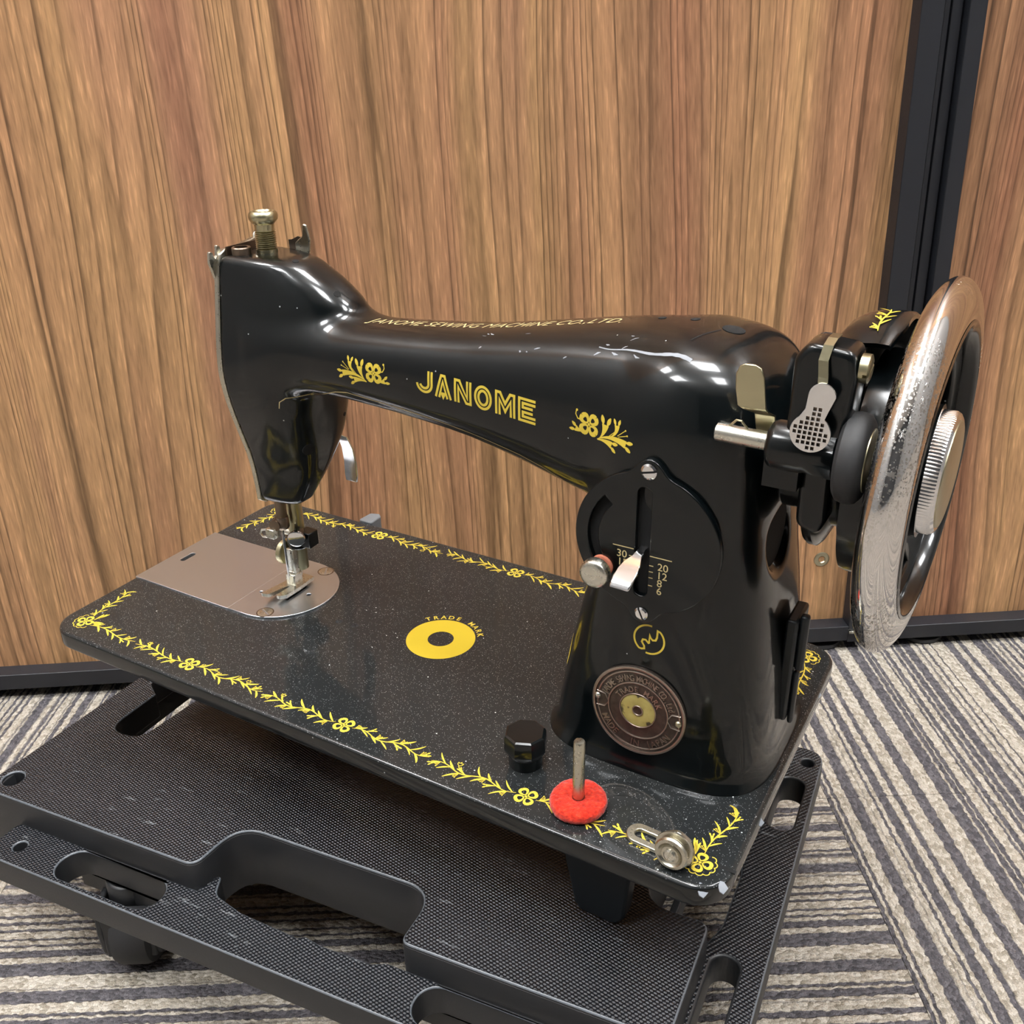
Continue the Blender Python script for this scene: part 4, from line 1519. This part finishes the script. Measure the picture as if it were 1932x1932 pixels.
# lever
vs, fs = [], []
lev = [(314.4, 56, 103.6, 1.7, 1.2), (314.2, 50, 102.4, 1.7, 1.2), (313.8, 46.5, 101.2, 2.0, 1.0), (313.2, 43.5, 99.8, 3.6, .8), (312.8, 40.5, 98.2, 4.2, .8), (312.4, 37.0, 96.0, 4.2, .8), (312.2, 34.6, 94.2, 3.9, .6)]
for x, y, z, hw, th in lev:
    for a, b in ((-hw, -th), (hw, -th), (hw, th), (-hw, th)): vs.append((x + a, y + b * .35, z + b))
for i in range(len(lev) - 1):
    for k in range(4): fs.append((i * 4 + k, i * 4 + (k + 1) % 4, i * 4 + 4 + (k + 1) % 4, i * 4 + 4 + k))
fs += [(3, 2, 1, 0), tuple(len(lev) * 4 - 4 + k for k in range(4))]
part('regulator_lever', G().add(vs, fs), 'polished', reg, bevel=.4)
# thumb screw of the regulator
kx, kz = 298.4, 92.6
g = G().lathe((kx, 50.5, kz), (0, -1, 0), [(3.4, 0), (3.4, 6.5)], 24)
g.lathe((kx, 45.6, kz), (0, -1, 0), [(5.2, 0), (5.9, .5), (5.9, 4.0), (5.3, 4.7), (4.2, 5.1), (1.5, 5.3)], 60, lambda i, k: 1 - (.03 if k % 2 and 0 < i < 3 else 0))
tk = part('regulator_thumb_screw', g, 'nickel', reg)
part('fibre_washer', G().lathe((kx, 50.0, kz), (0, -1, 0), [(4.6, 0), (4.6, 1.5), (4.2, 1.7)], 28), 'orange', tk)
# printed numbers and reference lines
g = G()
yf_ = RY - 1.78
def ptxt(s, x, z, size, al='CENTER'):
    v, f = text2d(s, size, align=al, bold=.02)
    g.add([(x + p[0], yf_, z + p[1]) for p in v], f)
for s, x, z in (('30', 306.4, 98.6), ('15', 306.8, 95.0), ('10', 306.8, 91.4), ('20', 323.2, 96.6), ('12', 323.0, 93.0), ('8', 322.2, 89.6), ('6', 322.2, 86.2)):
    ptxt(s, x, z, 4.4)
for x0, x1, z in ((302.6, 311.2, 103.2), (317.8, 326.6, 101.8), (309.4, 311.3, 100.0), (309.6, 311.3, 96.2), (317.7, 319.4, 97.8), (317.7, 319.4, 95.2), (317.7, 319.4, 92.6), (317.7, 319.4, 89.2)):
    g.add([(x0, yf_, z - .2), (x1, yf_, z - .2), (x1, yf_, z + .2), (x0, yf_, z + .2)], [(0, 1, 2, 3)])
part('regulator_numbers', g, 'palegold', reg, smooth=False)

# ---------------------------------------------------------------- round badge
BX, BZ = 316.3, 29.6


def on_badge(pts3):
    """(x, z, height) -> body front surface, gently curved"""
    A = np.array(pts3, float)
    p, n = on_front(A[:, :2], 0.0)
    return (p + n * A[:, 2:3]).tolist()


def badge_ring(r0, r1, h0, h1, name, mat, parent, n=72):
    rs = [(r0, h0), (r0, h1), (r0 + (r1 - r0) * .25, h1 + .12), (r0 + (r1 - r0) * .75, h1 + .12), (r1, h1), (r1, h0)]
    V, Fc = [], []
    for r, h in rs:
        V += [(BX + r * math.cos(2 * PI * k / n), BZ + r * math.sin(2 * PI * k / n), h) for k in range(n)]
    for i in range(len(rs) - 1):
        for k in range(n):
            Fc.append((i * n + k, i * n + (k + 1) % n, (i + 1) * n + (k + 1) % n, (i + 1) * n + k))
    return part(name, G().add(on_badge(V), Fc), mat, parent, angle=50)


rings = [0.0, 5, 10, 15, 18, 20.0, 20.6, 20.6]
V, Fc = [(BX, BZ, .9)], []
n = 72
for i, r in enumerate(rings[1:]):
    h = .9 if i < len(rings) - 3 else (.6 if i == len(rings) - 3 else -.5)
    V += [(BX + r * math.cos(2 * PI * k / n), BZ + r * math.sin(2 * PI * k / n), h) for k in range(n)]
for k in range(n): Fc.append((0, 1 + k, 1 + (k + 1) % n))
for i in range(len(rings) - 2):
    for k in range(n): Fc.append((1 + i * n + k, 1 + i * n + (k + 1) % n, 1 + (i + 1) * n + (k + 1) % n, 1 + (i + 1) * n + k))
badge = part('badge', G().add(on_badge(V), Fc), 'badge', angle=60)
tag(badge, 'round bronze maker badge on the pillar')
badge_ring(19.3, 20.5, .8, 1.35, 'badge_rim', 'badgelight', badge)
badge_ring(17.7, 18.3, .8, 1.2, 'badge_ring', 'badgelight', badge)
badge_ring(12.7, 13.3, .8, 1.3, 'badge_ring', 'badgelight', badge)
badge_ring(7.6, 8.1, .8, 1.2, 'badge_ring', 'badgelight', badge)
badge_ring(2.4, 7.5, .85, 1.0, 'badge_gold_disc', 'badgegold', badge)
badge_ring(1.9, 2.4, .8, 1.25, 'badge_ring', 'badgelight', badge, 32)
V, Fc = [], []
for s, r, size, am, st, fl, sx in (('JANOME SEWING MACHINE CO.,Ltd.', 13.9, 4.0, math.radians(89), .0895, False, .66),
                                   ('TRADE', 8.8, 3.7, math.radians(122), .225, False, .85), ('MARK', 8.8, 3.7, math.radians(50), .235, False, .85),
                                   ('MADE', 17.2, 4.2, math.radians(222), .155, True, .9), ('IN', 17.2, 4.2, math.radians(268), .135, True, .9), ('JAPAN', 17.2, 4.2, math.radians(309), .15, True, .9)):
    v, f = arc_text(s, BX, BZ, r, size, am, st, fl, .32, sx=sx, bold=.03)
    o_ = len(V)
    V += [(p[0], p[1], 1.05 + p[2]) for p in v]
    Fc += [tuple(q + o_ for q in t) for t in f]
part('badge_lettering', G().add(on_badge(V), Fc), 'badgelight', badge, smooth=False)
for x, z in ((298.2, 30.6), (333.8, 29.2)):
    p, nn = on_front([(x, z)], .8)
    part('badge_rivet', G().lathe(p[0], nn[0], [(1.5, 0), (1.45, .5), (1.05, 1.0), (.4, 1.25)], 20), 'nickel' if x < 310 else 'cap', badge)
for sgn in (1, -1):
    for dz in (1, -1):
        pts = [(BX + sgn * 18.3, BZ + dz * 3.4, 1.1), (BX + sgn * 14.6, BZ + dz * 3.0, 1.1), (BX + sgn * 13.2, BZ + dz * .6, 1.1)]
        P3 = on_badge(pts)
        part('badge_bar', G().tube(P3, .3, 6), 'badgelight', badge)

# motor bracket rail on the right flank
g = G()
g.box(362.6, 367.6, 86, 104, 18, 67)
g.box(367.6, 371.2, 88, 92, 43, 69)
g.box(367.6, 370.0, 88, 92, 16, 42)
part('motor_bracket', g, 'satin', body, bevel=1.2)
vs, fs = [], []
for k in range(32):
    a = 2 * PI * k / 32
    vs.append((354.2, 88 + 13.4 * math.cos(a), 103 + 13.8 * math.sin(a)))
part('access_opening', G().add(vs, [tuple(range(32))]), 'hole', body)

# ---------------------------------------------------------------- handwheel
WX, WY, WZ = 400.6, 94.0, 137.2
AXC = (0, WY, WZ)


def wl_lathe(prof, n=96, mod=None):
    # prof (r, x)
    return G().lathe((0, WY, WZ), (1, 0, 0), [(r, x) for r, x in prof], n, mod)


WT = math.tan(math.radians(2.6))
def tilt_wheel(g):
    """the wheel sits very slightly out of square on its shaft"""
    g.v = [(x + (y - WY) * WT, y, z) for x, y, z in g.v]
    return g


hub = part('handwheel', wl_lathe([(12, 354), (22, 356), (22, 367.2), (33.5, 367.8), (34.5, 369.2), (34.5, 371.4), (33, 372.6), (26, 375.5), (26, 378), (36, 381.0), (40.5, 382.0), (41, 384), (41, 391), (39, 393), (30, 394), (24, 396), (24, 404), (10, 404)]), 'black')
# rim: rounded outer face
rim_p = []
for k in range(25):
    a = -PI * .56 + PI * 1.12 * k / 24
    rim_p.append((55.6 + 11.6 * math.cos(a) if True else 0, WX + 6.8 * math.sin(a)))
vs, fs = [], []
n = 128
prof = rim_p + [(52.5, WX + 6.6), (51.8, WX + 5.0), (51.8, WX - 5.0), (52.5, WX - 6.6)]
for r, x in prof:
    vs += [(x, WY + r * math.cos(2 * PI * k / n), WZ + r * math.sin(2 * PI * k / n)) for k in range(n)]
m = len(prof)
for i in range(m):
    for k in range(n): fs.append((i * n + k, i * n + (k + 1) % n, ((i + 1) % m) * n + (k + 1) % n, ((i + 1) % m) * n + k))
part('rim', tilt_wheel(G().add(vs, fs)), 'chrome', hub, angle=60)
# black inner lip and dished web with kidney openings
vs, fs = [], []
prof = [(53.4, WX + 6.8), (52.0, WX + 7.2), (50.2, WX + 5.5), (49.6, WX - 2), (52.5, WX - 6.8)]
for r, x in prof:
    vs += [(x, WY + r * math.cos(2 * PI * k / n), WZ + r * math.sin(2 * PI * k / n)) for k in range(n)]
for i in range(len(prof) - 1):
    for k in range(n): fs.append((i * n + k, i * n + (k + 1) % n, (i + 1) * n + (k + 1) % n, (i + 1) * n + k))
part('inner_lip', tilt_wheel(G().add(vs, fs)), 'paint', hub, angle=60)
loops = [circ(0, 0, 52.0, 96), circ(0, 0, 14, 40)]
for k in range(3):
    am = math.radians(250 + 120 * k)
    o_ = circ(0, 0, 44.5, 20, am - .62, am + .62, False)
    i_ = circ(0, 0, 28.5, 16, am + .46, am - .46, False)
    loops.append(round_poly(o_ + i_, 0, 1))
v, f = fill2d(loops, 2.2, .8, 2)
v, f = subdiv(v, f, 6)
g = G()
for p in v:
    r = math.hypot(p[0], p[1])
    dish = 395.5 + 4.6 * max(0, min(1, (r - 24) / 27)) ** 1.5
    g.v.append((dish + p[2], WY + p[0], WZ + p[1]))
g.f = f
part('web', tilt_wheel(g), 'paint', hub, angle=50)
# knurled clamp knob
prof = [(20.5, 397), (22.2, 398), (22.2, 408.0), (21.5, 409.3), (20.2, 410.1), (19, 409.9), (3, 409.7)]
kn = part('clamp_knob', tilt_wheel(wl_lathe(prof, 220, lambda i, k: 1 - (.016 if k % 2 and 0 < i < 3 else 0))), 'polished', hub, angle=30)
part('knob_face', tilt_wheel(wl_lathe([(19.2, 409.5), (19.2, 410.4), (18.6, 410.6), (2, 410.6)], 60)), 'cap', kn)

# ---------------------------------------------------------------- bobbin winder
g = G()
v, f = fill2d([round_poly([(363.0, 158), (382, 158), (383, 180), (381.5, 190), (367, 191.5), (363, 186)], [3, 3, 4, 4, 6, 6], 5)], 8.0, 2.4, 4)
g.add([(p[0], 54.0 + p[2], p[1]) for p in v], f)
bw = part('bobbin_winder', g, 'black', angle=60)
g = G().lathe((357.4, 50.5, 155.0), (1, 0, 0), [(6.5, 0), (8.1, 1.2), (8.3, 3), (8.3, 11), (8.0, 13), (8.6, 22), (8.0, 23)], 40)
g.box(365, 380, 48, 62, 148, 166)
part('spindle_barrel', g, 'black', bw, bevel=1.6, seg=3)
g = G()
g.box(355, 367, 55, 70, 137, 150)
v, f = fill2d([round_poly([(367, 122.5), (375, 120), (377.5, 126), (377, 146), (366.5, 148)], [5, 6, 4, 3, 3], 5)], 8, 2.5, 4)
g.add([(p[0], 66 + p[2], p[1]) for p in v], f)
part('winder_bracket', g, 'black', bw, bevel=1.2, seg=3)
g = G().lathe((338.8, 50.5, 155.6), (1, 0, -.02), [(2.4, 0), (3.1, .5), (3.2, 2), (3.2, 18), (4.0, 18.4), (4.0, 19.4)], 32)
sp_ = part('spindle', g, 'nickel', bw)
g = G().tube([(343.5, 50, 158.5), (345.8, 50, 161.0), (347.6, 49.8, 161.0), (350, 50, 158.2)], .4, 6)
part('spring_clip', g, 'oldnickel', sp_)
# upright stop leaf
vs, fs = [], []
lf = [(354.5, 57, 154, 2.4), (354.2, 56.5, 157, 3.4), (353.6, 55.5, 162.6, 3.6), (351.4, 52.0, 164.6, 4.4), (350.2, 50.8, 166.2, 4.9), (349.4, 50.2, 172, 5.0), (348.9, 50.2, 177, 4.8), (348.8, 50.2, 179.8, 3.6), (348.7, 50.2, 180.8, 1.6)]
for x, y, z, hw in lf:
    for a, b in ((-hw, -.5), (hw, -.5), (hw, .5), (-hw, .5)): vs.append((x + a, y + b, z))
for i in range(len(lf) - 1):
    for k in range(4): fs.append((i * 4 + k, i * 4 + (k + 1) % 4, i * 4 + 4 + (k + 1) % 4, i * 4 + 4 + k))
fs += [(3, 2, 1, 0), tuple(len(lf) * 4 - 4 + k for k in range(4))]
part('stop_leaf', G().add(vs, fs), 'oldnickel', bw, bevel=.3)
# paddle with waffle grid and its narrow spring strip
pad = []
for k in range(29):
    a = math.radians(215 + 290 * k / 28 - 0) if False else None
cxp, czp, r1, r2 = 372.0, 164.2, 6.4, 4.2
outp = circ(cxp, czp, r1, 30, math.radians(128), math.radians(412), False)
top_c = (374.2, 176.6)
outp += [(376.8, 172.0)] + circ(top_c[0], top_c[1], r2, 16, math.radians(0), math.radians(180), False) + [(369.6, 172.0)]
holes = []
for i in range(-5, 6):
    for j in range(-5, 12):
        x, z = cxp + i * 1.62 + (j * .12), czp + j * 1.62
        inside = (math.hypot(x - cxp, z - czp) < r1 - 1.35) or (abs(x - (cxp + (z - czp) * .13)) < 1.5 and 0 < z - czp < 9.5)
        if inside: holes.append([(x - .5, z - .5), (x + .5, z - .5), (x + .5, z + .5), (x - .5, z + .5)])
v, f = fill2d([outp] + holes, .6, .15, 1)
g = G().add([(p[0], 41.6 + p[2] - .10 * (p[1] - 160) * -.3, p[1]) for p in v], f)
pdl = part('waffle_paddle', g, 'polished', bw, angle=30)
part('paddle_backing', G().prism(circ(cxp, czp, r1 - .8, 24), lambda u, v, h: (u, h, v), 42.4, 42.9).prism([(371.6, 170), (375.4, 170), (375.6, 174), (372.0, 174)], lambda u, v, h: (u, h, v), 42.4, 42.9), 'brownmetal', pdl)
g = G()
st_ = [(373.8, 42.4, 178), (373.4, 43.6, 182), (372.6, 44.6, 187), (373.2, 46.4, 191.5), (373.4, 50, 192.6), (373.4, 56, 192.4)]
vs, fs = [], []
for x, y, z in st_:
    for a, b in ((-1.5, 0), (1.5, 0)): vs += [(x + a, y - .35, z), (x + a, y + .35, z + .2)]
for i in range(len(st_) - 1):
    for q in ((0, 1), (1, 3), (3, 2), (2, 0)): fs.append((i * 4 + q[0], i * 4 + q[1], i * 4 + 4 + q[1], i * 4 + 4 + q[0]))
fs += [(0, 2, 3, 1), tuple(len(st_) * 4 - 4 + k for k in (0, 1, 3, 2))]
part('spring_strip', G().add(vs, fs), 'oldnickel', pdl, smooth=False)
# rubber tyre wheel
TY, TZ = 50.5, 154.8
g = G().lathe((380.2, TY, TZ), (1, 0, 0), [(9, 0), (12.6, .5), (14.4, 1.8), (15.0, 4), (15.0, 5.6), (14.4, 7.4), (12.6, 8.8), (10.4, 9.2)], 56)
ty = part('rubber_tyre', g, 'rubber', bw)
part('tyre_disc', G().lathe((388.8, TY, TZ), (1, 0, 0), [(10.4, 0), (10.4, .9), (9.8, 1.1), (2, .8)], 44), 'oldnickel', ty)
# slotted pivot screw on top right
slot_screw('pivot_screw', (383.2, 52, 184), (1, 0, 0), 4.6, 'oldnickel', bw, .3, .5, 2.0)

# ---------------------------------------------------------------- belt guard
vs, fs = [], []
n = 40
GP = [(366.0, 42.5), (367.6, 46.0), (370.0, 49.4), (373.5, 51.9), (378.0, 53.4), (384.0, 54.0), (388.6, 53.8), (389.4, 53.2)]
m = len(GP)
for k in range(n + 1):
    th = math.radians(66 + 150 * k / n)      # from the front over the top to the back
    s_ = min(1.0, k / 4.0)
    for dr in (-1.7, 0.0):
        for i, (x, r) in enumerate(GP):
            # rounded free corners at the front lip
            x2 = 378 + (x - 378) * (.80 + .20 * s_)
            vs.append((x2, WY - (r + dr) * math.cos(th), WZ + (r + dr) * math.sin(th)))
for k in range(n):
    for layer in range(2):
        for i in range(m - 1):
            a = k * 2 * m + layer * m + i
            fs.append((a, a + 1, a + 1 + 2 * m, a + 2 * m))
    for i in (0, m - 1):
        a = k * 2 * m + i
        fs.append((a, a + 2 * m, a + 3 * m, a + m))
for e in (0, n):
    for i in range(m - 1):
        a = e * 2 * m + i
        fs.append((a, a + 1, a + m + 1, a + m))
bg = part('belt_guard', G().add(vs, fs), 'paint', angle=50)
o = Orn()
o.spray((0, 0), (0, 22), 31, .5, .8)
g = G()
def guard_map(u, v):
    th = math.radians(73) + v / 54.4
    return (381.5 + u, WY - 54.15 * math.cos(th), WZ + 54.15 * math.sin(th))
g.v = [guard_map(a, b) for a, b, c in o.g.v]; g.f = o.g.f
part('gold_leaf_transfer', g, 'gold', bg, smooth=False)
g = G().box(352, 372, 112, 132, 150, 172)
part('guard_bracket', g, 'satin', bg, bevel=2)

# ---------------------------------------------------------------- felt washer on the spool pin (loose)
g = G()
n = 64
rnd = random.Random(3)
prof = [(2.6, .2), (6, .15), (10.4, .2), (11.4, 1.2), (11.6, 2.6), (11.2, 4.0), (10.2, 4.8), (6, 5.0), (2.6, 4.8)]
vs, fs = [], []
for i, (r, h) in enumerate(prof):
    for k in range(n):
        a = 2 * PI * k / n
        j = rnd.uniform(-.16, .16) if 1 < i < 8 else 0
        vs.append(((r + j) * math.cos(a), (r + j) * math.sin(a), h + .35 * math.sin(a * 1 + .5) * (r / 11) + rnd.uniform(-.06, .06) + .35))
m = len(prof)
for i in range(m):
    for k in range(n):
        fs.append((i * n + k, i * n + (k + 1) % n, ((i + 1) % m) * n + (k + 1) % n, ((i + 1) % m) * n + k))
felt = mesh_obj('felt_washer', G().add(vs, fs), 'felt', None)
felt.matrix_world = ORIGIN @ Matrix.Translation(Vector((px_, py_, 0)) * .001)
tag(felt, 'round red felt washer lying around the spool pin on the machine bed', 'felt washer')


# nothing deeper than thing > part > sub-part
for o in list(COL.objects):
    chain = []
    q = o
    while q is not None:
        chain.append(q); q = q.parent
    if len(chain) > 3:
        o.parent = chain[-2]
